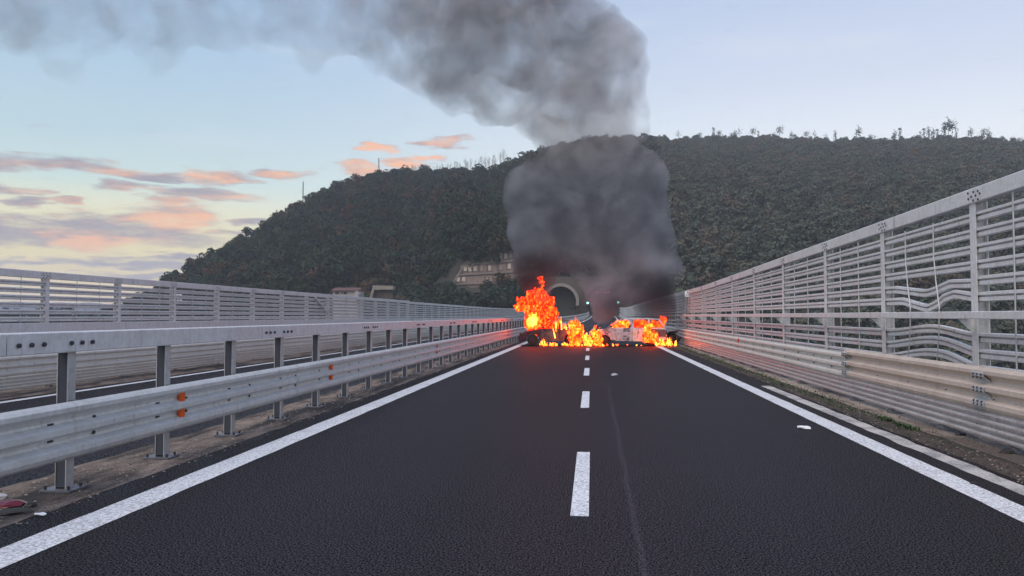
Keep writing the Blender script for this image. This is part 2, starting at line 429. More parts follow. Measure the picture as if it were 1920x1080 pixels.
for i in range(len(PX)-1):
    for j in range(nr-1):
        mb.f.append((i*nr+j, (i+1)*nr+j, (i+1)*nr+j+1, i*nr+j+1))
tag(link('hillside_terrain', mb.mesh('hillside_terrain', 'hill_soil', True)), 'dark slopes of the two wooded hills', None, None, 'structure')
mb = MB()
ring = [0, 300, 900, 1700, 2700]
for r in ring:
    for k in range(48):
        a = 2*pi*k/48; mb.v.append((sin(a)*r, cos(a)*r, ZV+ (.0 if r else 0)))
for j in range(len(ring)-1):
    for k in range(48):
        q = (k+1) % 48; mb.f.append((j*48+k, j*48+q, (j+1)*48+q, (j+1)*48+k))
tag(link('valley_ground', mb.mesh('valley_ground', 'valley_soil')), 'flat valley floor far below the viaduct', None, None, 'structure')
# distant hills low on the left
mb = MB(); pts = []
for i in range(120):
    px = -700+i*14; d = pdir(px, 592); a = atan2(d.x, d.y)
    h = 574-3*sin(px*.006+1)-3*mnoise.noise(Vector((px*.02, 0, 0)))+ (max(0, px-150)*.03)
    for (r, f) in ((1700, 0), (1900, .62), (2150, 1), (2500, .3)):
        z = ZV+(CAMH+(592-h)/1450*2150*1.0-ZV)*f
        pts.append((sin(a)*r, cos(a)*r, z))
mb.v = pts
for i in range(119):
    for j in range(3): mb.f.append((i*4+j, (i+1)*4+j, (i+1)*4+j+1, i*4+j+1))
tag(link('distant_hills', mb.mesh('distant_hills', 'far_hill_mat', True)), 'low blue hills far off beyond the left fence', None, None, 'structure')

# ------------------------------------------------------------------ trees
def crown_mesh(name, R=3.6, H=5.5, lumps=8, per=42, m='foliage', leaf=.42, seed=0, base=1.2):
    rn = random.Random(seed); mb = MB()
    L = []
    for i in range(lumps):
        a = rn.random()*2*pi; q = rn.random()**.5*.62*R; z = base+H*(.18+.72*rn.random())
        s = R*(.34+.28*rn.random())*(1.15-.35*abs((z-base)/H-.4)); L.append((Vector((q*cos(a), q*sin(a), z)), s))
    for c, s in L:
        for k in range(per):
            n = Vector((rn.gauss(0, 1), rn.gauss(0, 1), rn.gauss(0, 1)+.25)).normalized()
            p = c+Vector((n.x, n.y, n.z*.85))*s*(.72+.36*rn.random())
            n2 = (n+Vector((rn.gauss(0, .5), rn.gauss(0, .5), rn.gauss(0, .5)))).normalized()
            u = n2.orthogonal().normalized(); v = n2.cross(u); w_ = leaf*(.6+.8*rn.random())
            mb.quad(p, u*w_, v*w_*.7)
    return mb.mesh(name, m)
def trunk_mesh(name, h, r, m='trunk_bark', lean=0, seed=0):
    rn = random.Random(seed); mb = MB(); pts = [(lean*t*h+rn.uniform(-.05, .05)*h*.3*t, rn.uniform(-.03, .03)*h*t, h*t) for t in (0, .3, .6, 1)]
    mb.tube(pts, [r, r*.8, r*.6, r*.35], 5)
    for k in range(3):
        a = rn.random()*6.28; z = h*(.5+.15*k); mb.tube([(lean*z, 0, z), (cos(a)*h*.2, sin(a)*h*.2, z+h*.22)], [r*.4, r*.12], 4)
    return mb.mesh(name, m)
CR = [crown_mesh('crown_mesh', 3.6+.5*(i % 3), 5.5+i*.5, 8+i % 3, 48, 'foliage', .38, 10+i) for i in range(5)]
CRF = [crown_mesh('crown_far_mesh', 2.6+.3*(i % 3), 4.6+i*.6, 7, 60, 'foliage_far_hazed', .27, 40+i, .8) for i in range(4)]
def hillpt(px, r): a = ridge(px)[0]; return Vector((sin(a)*r, cos(a)*r, terr(px, r)))
# individual trees that stand out, also the sources for the forest
protos = []; protosf = []
spec = [(872, 249, 'round dark green tree at the foot of the ribbed retaining wall'), (905, 252, 'broad bushy tree below the middle of the retaining wall'),
        (945, 250, 'bushy tree just left of the big flame'), (800, 230, 'bushy tree above the far end of the left fence'), (770, 226, 'leafy tree right of the pale concrete block')]
for i, (px, r, lab) in enumerate(spec):
    p = hillpt(px, r); t_ = thing('broadleaf_tree', p, lab, 'tree', 'single trees at the foot of the left hill')
    c = link('crown', CR[i], t_, p); link('trunk', trunk_mesh('trunk', 4, .22, seed=i), t_, p); protos.append(c)
specr = [(1410, 640, 'orange-brown tree high on the right slope'), (1405, 600, 'rust-coloured tree below the orange-brown one on the right slope'), (1716, 600, 'reddish tree on the far right slope above the fence'), (1690, 640, 'dull green tree beside the reddish one on the right slope')]
m_, t_n, o_n = mat('autumn_foliage'); Pn = geo(t_n); pbr(t_n, o_n, t_n.mix(t_n.noise(Pn, .8, 3), (.10, .045, .03), (.17, .085, .05)), .85, 0, None, .15)
for i, (px, r, lab) in enumerate(specr):
    p = hillpt(px, r); t_ = thing('hillside_tree', p, lab, 'tree', 'single trees on the right slope')
    me = crown_mesh('autumn_crown', 4.0, 7, 8, 34, 'autumn_foliage', .45, 70+i) if i < 3 else CRF[0]
    link('crown', me, t_, p); link('trunk', trunk_mesh('trunk', 4, .2, seed=20+i), t_, p)
for i in range(4):
    px, r = 1300+i*150, 690+i*8
    p = hillpt(px, r); t_ = thing('hillside_tree', p, ('bushy tree near the ridge just right of the smoke', 'bushy tree near the ridge above the middle of the right fence', 'bushy tree near the ridge between the lone ridge trees', 'bushy tree near the ridge below the ridge thicket')[i], 'tree', 'single trees on the right slope')
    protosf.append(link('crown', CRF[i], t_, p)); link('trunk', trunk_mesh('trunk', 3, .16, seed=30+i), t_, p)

def forest(name, label, protos, pts, smin, smax, seed):
    me = bpy.data.meshes.new(name); me.from_pydata([tuple(p) for p in pts], [], [])
    o = bpy.data.objects.new(name, me); COL.objects.link(o)
    tag(o, label, 'forest', None, 'stuff')
    ng = bpy.data.node_groups.new(name, 'GeometryNodeTree')
    ng.interface.new_socket('Geometry', in_out='INPUT', socket_type='NodeSocketGeometry')
    ng.interface.new_socket('Geometry', in_out='OUTPUT', socket_type='NodeSocketGeometry')
    N = ng.nodes; L = ng.links
    gi = N.new('NodeGroupInput'); go = N.new('NodeGroupOutput')
    j = N.new('GeometryNodeJoinGeometry')
    gi2 = []
    for p in reversed(protos):
        oi = N.new('GeometryNodeObjectInfo'); oi.inputs['Object'].default_value = p; oi.inputs['As Instance'].default_value = True
        L.new(oi.outputs['Geometry'], j.inputs[0])
    ip = N.new('GeometryNodeInstanceOnPoints'); ip.inputs['Pick Instance'].default_value = True
    L.new(gi.outputs[0], ip.inputs['Points']); L.new(j.outputs[0], ip.inputs['Instance'])
    ri = N.new('FunctionNodeRandomValue'); ri.data_type = 'INT'; ri.inputs[4].default_value = 0; ri.inputs[5].default_value = len(protos)-1; ri.inputs['Seed'].default_value = seed
    L.new(ri.outputs[2], ip.inputs['Instance Index'])
    rr = N.new('FunctionNodeRandomValue'); rr.data_type = 'FLOAT_VECTOR'; rr.inputs[0].default_value = (0, 0, 0); rr.inputs[1].default_value = (.1, .1, 6.28); rr.inputs['Seed'].default_value = seed+1
    L.new(rr.outputs[0], ip.inputs['Rotation'])
    rs = N.new('FunctionNodeRandomValue'); rs.data_type = 'FLOAT'; rs.inputs[2].default_value = smin; rs.inputs[3].default_value = smax; rs.inputs['Seed'].default_value = seed+2
    L.new(rs.outputs[1], ip.inputs['Scale'])
    L.new(ip.outputs[0], go.inputs[0])
    md = o.modifiers.new('forest', 'NODES'); md.node_group = ng
    return o
# keep-out for wall and portals
def pxof(a): return 960+F*tan(a+yaw) if abs(a+yaw) < 1.3 else 0
def scatter(px0, px1, r0f, spacing, seed, topgap=0):
    rn = random.Random(seed); pts = []
    px = px0
    a0, a1 = ridge(px0)[0], ridge(px1)[0]
    R1 = 800; area = (a1-a0)*(R1**2-60**2)/2
    n = int(area/(spacing**2)); i = 0
    while i < n:
        i += 1
        a = a0+(a1-a0)*rn.random(); r = sqrt(rn.uniform(60**2, R1**2))
        px = pxof(a)
        R = interp(RIDGE, px)[1]
        if r > R-topgap+4 or r < r0f(px): continue
        z = terr(px, r)
        if z < ZV+3: continue
        x, y = sin(a)*r, cos(a)*r
        if -19 < x < 12 and 225 < y < 276: continue
        if -18 < x < 8 and y < 262: continue
        if -54 < x < -16 and 270 < y < 290: continue
        if 12 <= x < 40 and y < 290 and z > -2 and rn.random() < .3: continue
        pts.append((x, y, z-1.2))
    return pts
lp = scatter(-200, 1225, lambda px: 195 if px < 800 else 236, 4.7, 3)
for i_ in range(150):
    x_ = rnd.uniform(-54, -18.5); y_ = rnd.uniform(255, 268); px_ = pxof(atan2(x_, y_)); lp.append((x_, y_, terr(px_, y_)-2.5-2.0*rnd.random() if y_ > 262 else -2.5+2*rnd.random()))
for i_ in range(170):
    y_ = rnd.uniform(255, 300); x_ = y_*tan(atan((rnd.uniform(770, 843)-960)/F)-yaw); px_ = pxof(atan2(x_, y_)); lp.append((x_, y_, terr(px_, y_)-1.5))
for i_ in range(260):
    y_ = rnd.uniform(279, 310); x_ = rnd.uniform(-22, 24); px_ = pxof(atan2(x_, y_)); lp.append((x_, y_, terr(px_, y_)-1.5))
rp = scatter(1200, 2700, lambda px: 100, 4.3, 4, 16)
lp = [p for p in lp]
for i_ in range(150):
    u_ = rnd.random(); p_ = at(832+75*u_, rnd.uniform(446-(u_>.5)*14, 516-62*u_), rnd.uniform(287, 294)); lp.append(tuple(p_-Vector((0, 0, 3))))
for i_ in range(34):
    u_ = i_/33; q_ = ((850, 512), (866, 496), (905, 462), (945, 443), (1010, 437)); k_ = min(3, int(u_*4)); f_ = u_*4-k_
    p_ = at(q_[k_][0]+(q_[k_+1][0]-q_[k_][0])*f_+rnd.uniform(-3, 3), q_[k_][1]+(q_[k_+1][1]-q_[k_][1])*f_+rnd.uniform(-13, -5), 283); lp.append(tuple(p_-Vector((0, 0, 2.5))))
for i_ in range(20):
    p_ = at(rnd.uniform(872, 1000), rnd.uniform(448, 484), 271); 
    if p_.z < at(0, 500, 271).z: continue
    px_ = 872+128*i_/20; py_ = 474-.30*max(0, min(70, px_-880))+rnd.uniform(-14, 10); p_ = at(px_, py_, 275.5); lp.append((p_.x, p_.y+2.2, p_.z-5.4))
tag(forest('left_hill_forest', 'dense dark evergreen and autumn wood covering the left hill', protos, lp, .5, 1.4, 5))
tag(forest('right_hill_forest', 'haze-greyed fine textured wood covering the right hill behind the fence', protosf, rp, .55, 1.6, 8))
print('forest points', len(lp), len(rp))

# bare trees on the left ridge
def bare_mesh(seed, h=9.0):
    rn = random.Random(seed); mb = MB(); mb.tube([(0, 0, -1), (.1, 0, h*.5), (rn.uniform(-.3, .3), 0, h)], [.13, .09, .03], 4)
    for k in range(13):
        z = h*(.22+.7*rn.random()); a = rn.random()*6.28; l = (h-z)*.55+.8
        d = Vector((cos(a)*.55, sin(a)*.55, 1)).normalized(); e = Vector((0, 0, z))+d*l; mb.tube([(0, 0, z), e], [.05, .02], 3)
        for q in range(2):
            a2 = rn.random()*6.28; s = Vector((0, 0, z))+d*l*(.4+.3*q); mb.tube([s, s+Vector((cos(a2)*.5, sin(a2)*.5, .9))*.9], [.03, .015], 3)
    return mb.mesh('bare_tree', 'pale_bark')
BM = [bare_mesh(i) for i in range(5)]
bx = [772+i*6.6+rnd.uniform(-2, 2) for i in range(27)]
for i, px in enumerate(bx):
    r = interp(RIDGE, px)[1]-3; p = hillpt(px, r)
    s = .95+.0050*(px-770)+rnd.uniform(-.1, .15)
    o = link('bare_tree', BM[i % 5], None, p, (0, 0, rnd.random()*6)); o.scale = (s, s, s)
    lab = 'thin leafless tree in the row along the top of the left hill'
    if i == 0: lab = 'leftmost of the leafless trees on the left ridge, nearest the lattice mast'
    if i == 26: lab = 'last leafless tree of the left ridge row, nearest the smoke'
    tag(o, lab, 'tree', 'bare trees on the left ridge')
# lone trees on the right ridge : px, height px (1920 scale), kind
LT = [(1272, 20, 0), (1312, 16, 1), (1338, 22, 2), (1348, 18, 1), (1372, 14, 1), (1378, 16, 1), (1386, 20, 0), (1412, 20, 1), (1422, 16, 2), (1449, 14, 1), (1462, 24, 1), (1484, 16, 1), (1491, 12, 2), (1512, 18, 1), (1527, 18, 0), (1549, 16, 0), (1566, 20, 2),
      (1610, 24, 1), (1632, 14, 1), (1640, 13, 0), (1678, 18, 1), (1688, 22, 2), (1716, 12, 0), (1726, 16, 2), (1733, 20, 2), (1741, 22, 2), (1750, 18, 1), (1758, 18, 2), (1770, 26, 2), (1778, 30, 1), (1785, 28, 1), (1793, 16, 2), (1820, 20, 1), (1834, 12, 1), (1846, 22, 1), (1855, 18, 1), (1898, 14, 1), (1912, 14, 1)]
uni = {0: 'pale wispy tree at the left end of the right ridge, nearest the smoke', 10: 'tallest lone tree on the middle of the right ridge', 17: 'tall lone tree with a bare trunk standing in a gap on the right ridge',
       29: 'round crowned tree rising above the dense thicket on the right ridge', 34: 'forked tree with two small crowns near the right edge of the ridge', 2: 'slim cypress-like tree, second from the smoke on the right ridge'}
def lone(kind, seed, h):
    rn = random.Random(seed); mb = MB(); th = h*(.62 if kind != 2 else .9)
    mb.tube([(0, 0, -1.5), (rn.uniform(-.2, .2), 0, th)], [.16, .09], 4)
    tr = mb.mesh('trunk', 'trunk_bark')
    mb = MB(); n = (55, 130, 110)[kind]
    for k in range(n):
        if kind == 2: q = Vector((rn.gauss(0, .12*h*.45), rn.gauss(0, .12*h*.45), h*(.25+.72*rn.random())))
        else: q = Vector((rn.gauss(0, .10*h), rn.gauss(0, .10*h), h*.74+rn.gauss(0, .12*h)))
        nn = Vector((rn.gauss(0, 1), rn.gauss(0, 1), rn.gauss(0, 1))).normalized(); u = nn.orthogonal().normalized(); v = nn.cross(u); s = .24*(.6+.8*rn.random())
        mb.quad(q, u*s, v*s*.8)
    return tr, mb.mesh('crown', 'foliage')
LM = {}
for i, (px, hp, kind) in enumerate(LT):
    R = interp(RIDGE, px)[1]-2; p = hillpt(px, R); h = hp/1450*R*1.3
    key = (kind, i % 3)
    if key not in LM: LM[key] = lone(kind, 90+i, 10.0)
    t_ = thing('ridge_tree', p, uni.get(i, 'small slender tree standing against the sky on the right ridge'), 'tree', 'trees along the right ridge')
    t_.scale = (h/10, h/10, h/10)
    a = link('trunk', LM[key][0], t_, (0, 0, 0), wp=False); b = link('crown', LM[key][1], t_, (0, 0, 0), wp=False)
# masts
for (px, py0, py1, wd, lab) in ((710, 294, 338, 1.3, 'taller lattice mast on the crest of the left hill'), (568, 342, 398, 1.1, 'slim lattice mast on the lower left shoulder of the hill'), (317, 503, 530, .7, 'tiny mast at the low left end of the hill')):
    r = interp(RIDGE, px)[1]-4; p = hillpt(px, r); h = (py1-py0)/1450*r
    t_ = thing('lattice_mast', p, lab, 'mast')
    mb = MB()
    for sx in (-1, 1):
        for sy in (-1, 1): mb.tube([(sx*wd/2, sy*wd/2, -2), (sx*wd*.12, sy*wd*.12, h)], .07, 4)
    link('mast_leg', mb.mesh('mast_leg', 'mast_metal'), t_, p)
    mb = MB()
    for k in range(9):
        z0, z1 = h*k/9, h*(k+1)/9; w0 = wd/2*(1-.76*z0/h); w1 = wd/2*(1-.76*z1/h); s = 1 if k % 2 else -1
        mb.tube([(-s*w0, -w0, z0), (s*w1, -w1, z1)], .045, 3); mb.tube([(-w0, -s*w0, z0), (-w1, s*w1, z1)], .045, 3)
    link('mast_bracing', mb.mesh('mast_bracing', 'mast_metal'), t_, p)
    mb = MB(); mb.tube([(-wd*.6, 0, h), (wd*.6, 0, h)], .09, 4); mb.tube([(0, 0, h), (0, 0, h+1.2)], .05, 4); link('antenna', mb.mesh('antenna', 'mast_metal'), t_, p)

# ------------------------------------------------------------------ ribbed retaining wall on the left hill
def wp(px, py, Y): return at(px, py, Y)
rw = thing('retaining_wall', at(900, 560, 276), 'terraced concrete retaining wall with ribs and pale cells cut into the left hill', 'retaining wall')
def wall_Y(py): return 272+(560-py)*.07
def wallface(name, pxpts, m, dy0=0, th=.5, par=rw):
    mb = MB(); pts = [at(px, py, wall_Y(py)+dy0) for px, py in pxpts]; mb.prism(pts, (0, th, 0)); return link(name, mb.mesh(name, m), par, (0, 0, 0))
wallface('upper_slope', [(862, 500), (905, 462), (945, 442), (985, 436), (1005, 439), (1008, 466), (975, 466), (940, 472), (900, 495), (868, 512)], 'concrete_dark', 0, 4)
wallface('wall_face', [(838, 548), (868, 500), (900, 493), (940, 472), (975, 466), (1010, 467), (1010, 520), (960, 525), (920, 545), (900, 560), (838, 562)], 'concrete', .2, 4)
def bar(a, b, wpx, m='rib_concrete', name='wall_rib', dy=-.35):
    A = Vector(a); Bv = Vector(b); n = Vector((-(Bv-A).y, (Bv-A).x)).normalized()*wpx/2 if False else None
    (x0, y0), (x1, y1) = a, b; l = sqrt((x1-x0)**2+(y1-y0)**2); nx, ny = -(y1-y0)/l*wpx/2, (x1-x0)/l*wpx/2
    wallface(name, [(x0-nx, y0-ny), (x1-nx, y1-ny), (x1+nx, y1+ny), (x0+nx, y0+ny)], m, dy, .5)
for a, b, w_ in (((866, 500), (900, 493), 2.5), ((900, 493), (940, 471), 2.5), ((940, 471), (975, 465), 2.5), ((975, 465), (1010, 466), 2.5), ((856, 516), (965, 510), 2), ((905, 494), (1008, 487), 2), ((848, 533), (930, 531), 2), ((838, 550), (868, 500), 3)):
    bar(a, b, w_)
cells = []
rows = [([(938, 482, 1), (948, 480, 1), (958, 479, .6), (970, 478, 1), (978, 477, 1), (988, 476, 1), (1000, 476, 1), (1012, 476, .8)], 9, 5.4), ([(922, 487, 1), (931, 485, .8)], 6, 5),
        ([(872, 504, 1), (881, 504, .9), (891, 503, 1), (903, 503, .3), (918, 502, 1), (938, 501, .4), (955, 499, 1), (974, 497, .7), (982, 494, .9), (996, 496, .8), (1008, 496, .7)], 10, 6), ([(859, 524, 1), (869, 523, 1), (914, 524, .7), (921, 525, .5), (929, 522, .6)], 8, 6), ([(847, 540, 1)], 6, 6)]
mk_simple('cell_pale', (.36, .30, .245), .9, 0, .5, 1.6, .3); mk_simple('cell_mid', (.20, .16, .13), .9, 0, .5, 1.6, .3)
for row, h, wd in rows:
    for (cx, cyy, br) in row:
        j = lambda: rnd.uniform(-1.1, 1.1)
        wallface('wall_cell', [(cx-wd/2+j(), cyy-h/2+j()), (cx+wd/2+j()*.6, cyy-h/2+j()), (cx+wd/2+j()*.6, cyy+h/2+j()), (cx-wd/2+j(), cyy+h/2+j())], 'cell_pale' if br > .7 else 'cell_mid', -.15, .4)
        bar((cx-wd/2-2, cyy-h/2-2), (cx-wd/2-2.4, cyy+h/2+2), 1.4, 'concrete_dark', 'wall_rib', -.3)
# narrow access road wall on the right slope
mb = MB(); pts = [at(px, py, 300-abs(px-1330)*.1) for px, py in ((1255, 448), (1290, 456), (1330, 465), (1370, 472), (1420, 484), (1420, 489), (1370, 478), (1330, 470), (1290, 461), (1255, 454))]
mb.prism(pts, (0, 1.0, 0)); tag(link('slope_kerb_wall', mb.mesh('slope_kerb_wall', 'concrete_dark')), 'thin dark retaining kerb curving across the right slope above the fence', 'retaining wall')
# small house and concrete block
p0 = at(640, 560, 210); hs = thing('hillside_house', (p0.x, p0.y, -30), 'small pale house with two dark windows behind the left fence', 'house')
a = at(624, 546, 210); b = at(671, 546, 210)
mb = MB().box(a.x, b.x, 210, 216, -30, a.z); link('wall', mb.mesh('wall', 'stucco'), hs)
mb = MB().prism([(a.x-.4, 209.5, a.z), (b.x+.4, 209.5, a.z), (b.x+.4, 213, a.z+.9), (a.x-.4, 213, a.z+.9)], (0, 0, .2)); link('roof', mb.mesh('roof', 'roof_tile'), hs)
for px in (632, 647.5):
    c = at(px, 549, 210); mb = MB().box(c.x-.5, c.x+.5, 209.9, 210.05, c.z-.35, c.z+.3); link('window', mb.mesh('window', 'window_dark'), hs)
c = at(641, 549, 210); mb = MB().box(c.x-.15, c.x+.15, 209.9, 210.04, c.z-.35, c.z+.3); link('window', mb.mesh('window', 'window_dark'), hs)
c = at(667, 549, 210)
p0 = at(668, 546, 208); gh = thing('gabled_shed', (p0.x, 208, -30), 'tiny gabled shed beside the small pale house', 'shed')
mb = MB().prism([at(663.5, 560, 208), at(663.5, 551, 208), at(667.5, 545.5, 208), at(672, 551, 208), at(672, 560, 208)], (0, 3, 0)); link('wall', mb.mesh('wall', 'stucco'), gh)
cb = thing('concrete_culvert', (at(716, 560, 215).x, 215, -30), 'pale concrete culvert block with a sloping side wall behind the left fence', 'culvert')
mb = MB().prism([at(698, 535, 215), at(738, 536, 215), at(736, 543, 215), at(718, 543, 215), at(700, 544, 215)], (0, 3, 0)); link('lintel', mb.mesh('lintel', 'concrete_pale'), cb)
mb = MB().prism([at(698, 540, 214.8), at(702, 541, 214.8), at(697, 560, 214.8), at(692, 560, 214.8)], (0, 3, 0)); link('side_wall', mb.mesh('side_wall', 'concrete_pale'), cb)
mb = MB().prism([at(702, 542, 216), at(736, 542, 216), at(736, 562, 216), at(697, 562, 216)], (0, 1, 0)); link('back_wall', mb.mesh('back_wall', 'concrete_dark'), cb)

# ------------------------------------------------------------------ tunnel portals
TY = 266.0; ZG = G(265)
tp = thing('tunnel_portal', (-3.6, TY, ZG), 'dark concrete tunnel front with two arched road tunnels at the foot of the hill', 'tunnel portal')
arch_c = [(-10.6, 5.6), (3.6, 5.6)]; Ra = 5.2; zc_ = ZG+4.9
def arch_pt(cx, r, a): return (cx+r*cos(a), zc_+r*sin(a))
mb = MB(); NS = 20
bounds = [(-18.5, -3.5), (-3.5, 14)]; ztop = ZG+13.5
for (cx, _), (bx0, bx1) in zip(arch_c, bounds):
    prev = None
    for k in range(NS+1):
        a = pi*k/NS; ix, iz = arch_pt(cx, Ra, a)
        dx, dz = cos(a), sin(a); cand = []
        if dx > 1e-6: cand.append((bx1-cx)/dx)
        if dx < -1e-6: cand.append((bx0-cx)/dx)
        if dz > 1e-6: cand.append((ztop-zc_)/dz)
        s = min(cand); ox, oz = cx+dx*s, zc_+dz*s
        cur = ((ix, TY, iz), (ox, TY, oz), s)
        if prev: mb.poly([prev[0], prev[1], cur[1], cur[0]])
        prev = cur
    # corners
    for bx in (bx0, bx1):
        a = atan2(ztop-zc_, bx-cx)
        mb.poly([(bx, TY, zc_), (bx, TY, ZG-6), (cx+(Ra if bx > cx else -Ra), TY, ZG-6), (cx+(Ra if bx > cx else -Ra), TY, zc_)])
        mb.poly([(bx, TY+.05, zc_+2), (bx, TY+.05, ztop), (cx+(bx-cx)*.4, TY+.05, ztop)])
link('portal_wall', mb.mesh('portal_wall', 'concrete_dark'), tp)
mk_simple('tunnel_lining', (.13, .14, .19), .8, 0, .3, .5)
for cx, _ in arch_c:
    mb = MB(); prof = []
    for r, y in ((Ra, 0), (Ra, 1), (Ra+1.05, 1), (Ra+1.05, 0)): prof.append((r, y))
    for k in range(NS+1):
        a = -.25+(pi+.5)*k/NS
        for (r, y) in prof: mb.v.append((cx+r*cos(a), TY-2.2*y-.02, zc_+r*sin(a)))
    for k in range(NS):
        for q in range(4): mb.f.append((k*4+q, k*4+(q+1) % 4, (k+1)*4+(q+1) % 4, (k+1)*4+q))
    link('arch_ring', mb.mesh('arch_ring', 'concrete_pale' if cx < 0 else 'concrete_dark'), tp)
    mb = MB(); n = NS+1
    for y in (0, 60):
        for k in range(n):
            a = -.5+(pi+1.0)*k/NS; mb.v.append((cx+(Ra+.02)*cos(a), TY+y, zc_+(Ra+.02)*sin(a)))
    for k in range(NS): mb.f.append((k, k+1, n+k+1, n+k))
    mb.f.append(tuple(n+k for k in range(n)))
    link('tunnel_lining', mb.mesh('tunnel_lining', 'tunnel_lining', False), tp)
    mb = MB()
    for k in range(6):
        for sx in (-1, 1): mb.box(cx+sx*3.2-.12, cx+sx*3.2+.12, TY+3+k*7, TY+5+k*7, zc_+3.2, zc_+3.35)
    link('tunnel_lamps', mb.mesh('tunnel_lamps', 'tunnel_lamp'), tp)
# green lane signals and red warning lamps
for (px, py, lab) in ((1102, 568, 'green light signal left of the right tunnel mouth'), (1159, 567, 'green light signal right of the right tunnel mouth')):
    p = at(px, py, 258); t_ = thing('traffic_signal', (p.x, p.y, G(258)), lab, 'traffic signal', 'green signals at the tunnel')
    mb = MB().tube([(p.x, p.y+.1, G(258)-1), (p.x, p.y+.1, p.z+.6)], .09, 6); link('pole', mb.mesh('pole', 'mast_metal'), t_)
    mb = MB().box(p.x-.45, p.x+.45, p.y-.1, p.y+.3, p.z-1.4, p.z+.6); link('housing', mb.mesh('housing', 'black_plastic'), t_)
    mb = MB().disc((p.x, p.y-.12, p.z), (0, -1, 0), .34, .06); link('green_lens', mb.mesh('green_lens', 'green_lamp'), t_)
    mb = MB().disc((p.x, p.y-.12, p.z-.95), (0, -1, 0), .25, .05); link('dark_lens', mb.mesh('dark_lens', 'tyre'), t_)
gt = thing('sign_gantry', (at(1130, 590, 255).x, 255, G(255)), 'dark gantry with small red lamps over the right tunnel road', 'gantry')
a = at(1112, 549, 255); b = at(1150, 549, 255)
mb = MB().box(a.x, b.x, 255, 255.4, a.z-.2, a.z+.2); link('crossbeam', mb.mesh('crossbeam', 'mast_metal'), gt)
for q in (a, b): mb = MB().box(q.x-.15, q.x+.15, 255, 255.4, G(255)-1, a.z-.2); link('column', mb.mesh('column', 'mast_metal'), gt)
for px in (1120, 1136, 1141):
    c = at(px, 548, 254.8); mb = MB().disc((c.x, c.y, c.z), (0, -1, 0), .2, .08); link('red_lamp', mb.mesh('red_lamp', 'red_lamp'), gt)

# ------------------------------------------------------------------ road and decks
def strip(name, xa, xb, y0, y1, z, m, bend=B, n=80, jag=0, label=None, seed=0, parent=None, fine=None):
    mb = MB(); ys = [y0+(y1-y0)*((i/n)**1.6) for i in range(n+1)]
    for y in ys:
        ja = jag*(mnoise.noise(Vector((y*1.7, seed, 0)))+.5*mnoise.noise(Vector((y*6, seed, 3)))); jb = jag*(mnoise.noise(Vector((y*1.5, seed+9, 0)))+.5*mnoise.noise(Vector((y*5, seed+9, 3))))
        mb.v += [(xa+bend(y)+(ja if abs(jag) else 0), y, z+G(y)), (xb+bend(y)+(jb if abs(jag) else 0), y, z+G(y))]
    for i in range(n): mb.f.append((2*i, 2*i+1, 2*i+3, 2*i+2))
    o = link(name, mb.mesh(name, m), parent)
    if parent is None: tag(o, label, None, None, 'structure')
    elif label: o['label'] = label
    return o
mb = MB(); ys = [-12+i*8 for i in range(38)]
mb.sweep([(-5.55, -.012), (-5.55, -.9), (-4.2, -1.2), (4.2, -1.2), (5.75, -.9), (5.75, -.012)], -12, 290, True, 60, lambda p: (p[0]+B(p[1]), p[1], p[2]+G(p[1])))
tag(link('viaduct_deck', mb.mesh('viaduct_deck', 'concrete')), 'concrete deck under the road', None, None, 'structure')
road = strip('road', -4.75, 4.72, -12, 290, 0, 'asphalt', B, 90, 0, 'dark asphalt motorway carriageway')
tunr = strip('tunnel_road', -4.75, 4.4, 290, 326, 0, 'asphalt', B, 8, 0, 'asphalt road inside the tunnel')
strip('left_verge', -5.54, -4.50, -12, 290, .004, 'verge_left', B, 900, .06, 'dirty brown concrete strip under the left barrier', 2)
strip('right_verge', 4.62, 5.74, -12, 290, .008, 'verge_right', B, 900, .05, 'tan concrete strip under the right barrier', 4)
strip('dirt_band', 4.18, 4.72, -12, 290, .004, 'dirt', B, 900, .05, 'dark soil band along the right road edge', 6)
strip('edge_line', -4.12, -3.79, -12, 290, .004, 'road_paint', B, 900, .014, 'continuous white left edge line', 1, road)
strip('edge_line', 3.37, 3.655, -12, 290, .004, 'road_paint', B, 900, .014, 'continuous white right edge line', 3, road)
strip('old_edge_line', 3.88, 4.10, -12, 18.5, .004, 'old_paint', B, 260, .035, 'worn grey remains of an old edge line', 5, road)
dm = None
for k in range(-1, 26):
    y0 = 6.37+7.42*k
    if y0 < 4 and k < -1: continue
    mb = MB().box(-.155, -.0, 0, 2.98, .001, .005)
    if dm is None: dm = MB().box(-.075, .075, 0, 2.95, .001, .0055).mesh('lane_dash', 'road_paint')
    yy = y0; link('lane_dash', dm, road, (-.085-.0035*min(yy, 40)+B(yy), yy, G(yy)), (atan((G(yy+3)-G(yy))/3), 0, -atan((B(yy+3)-B(yy))/3)))
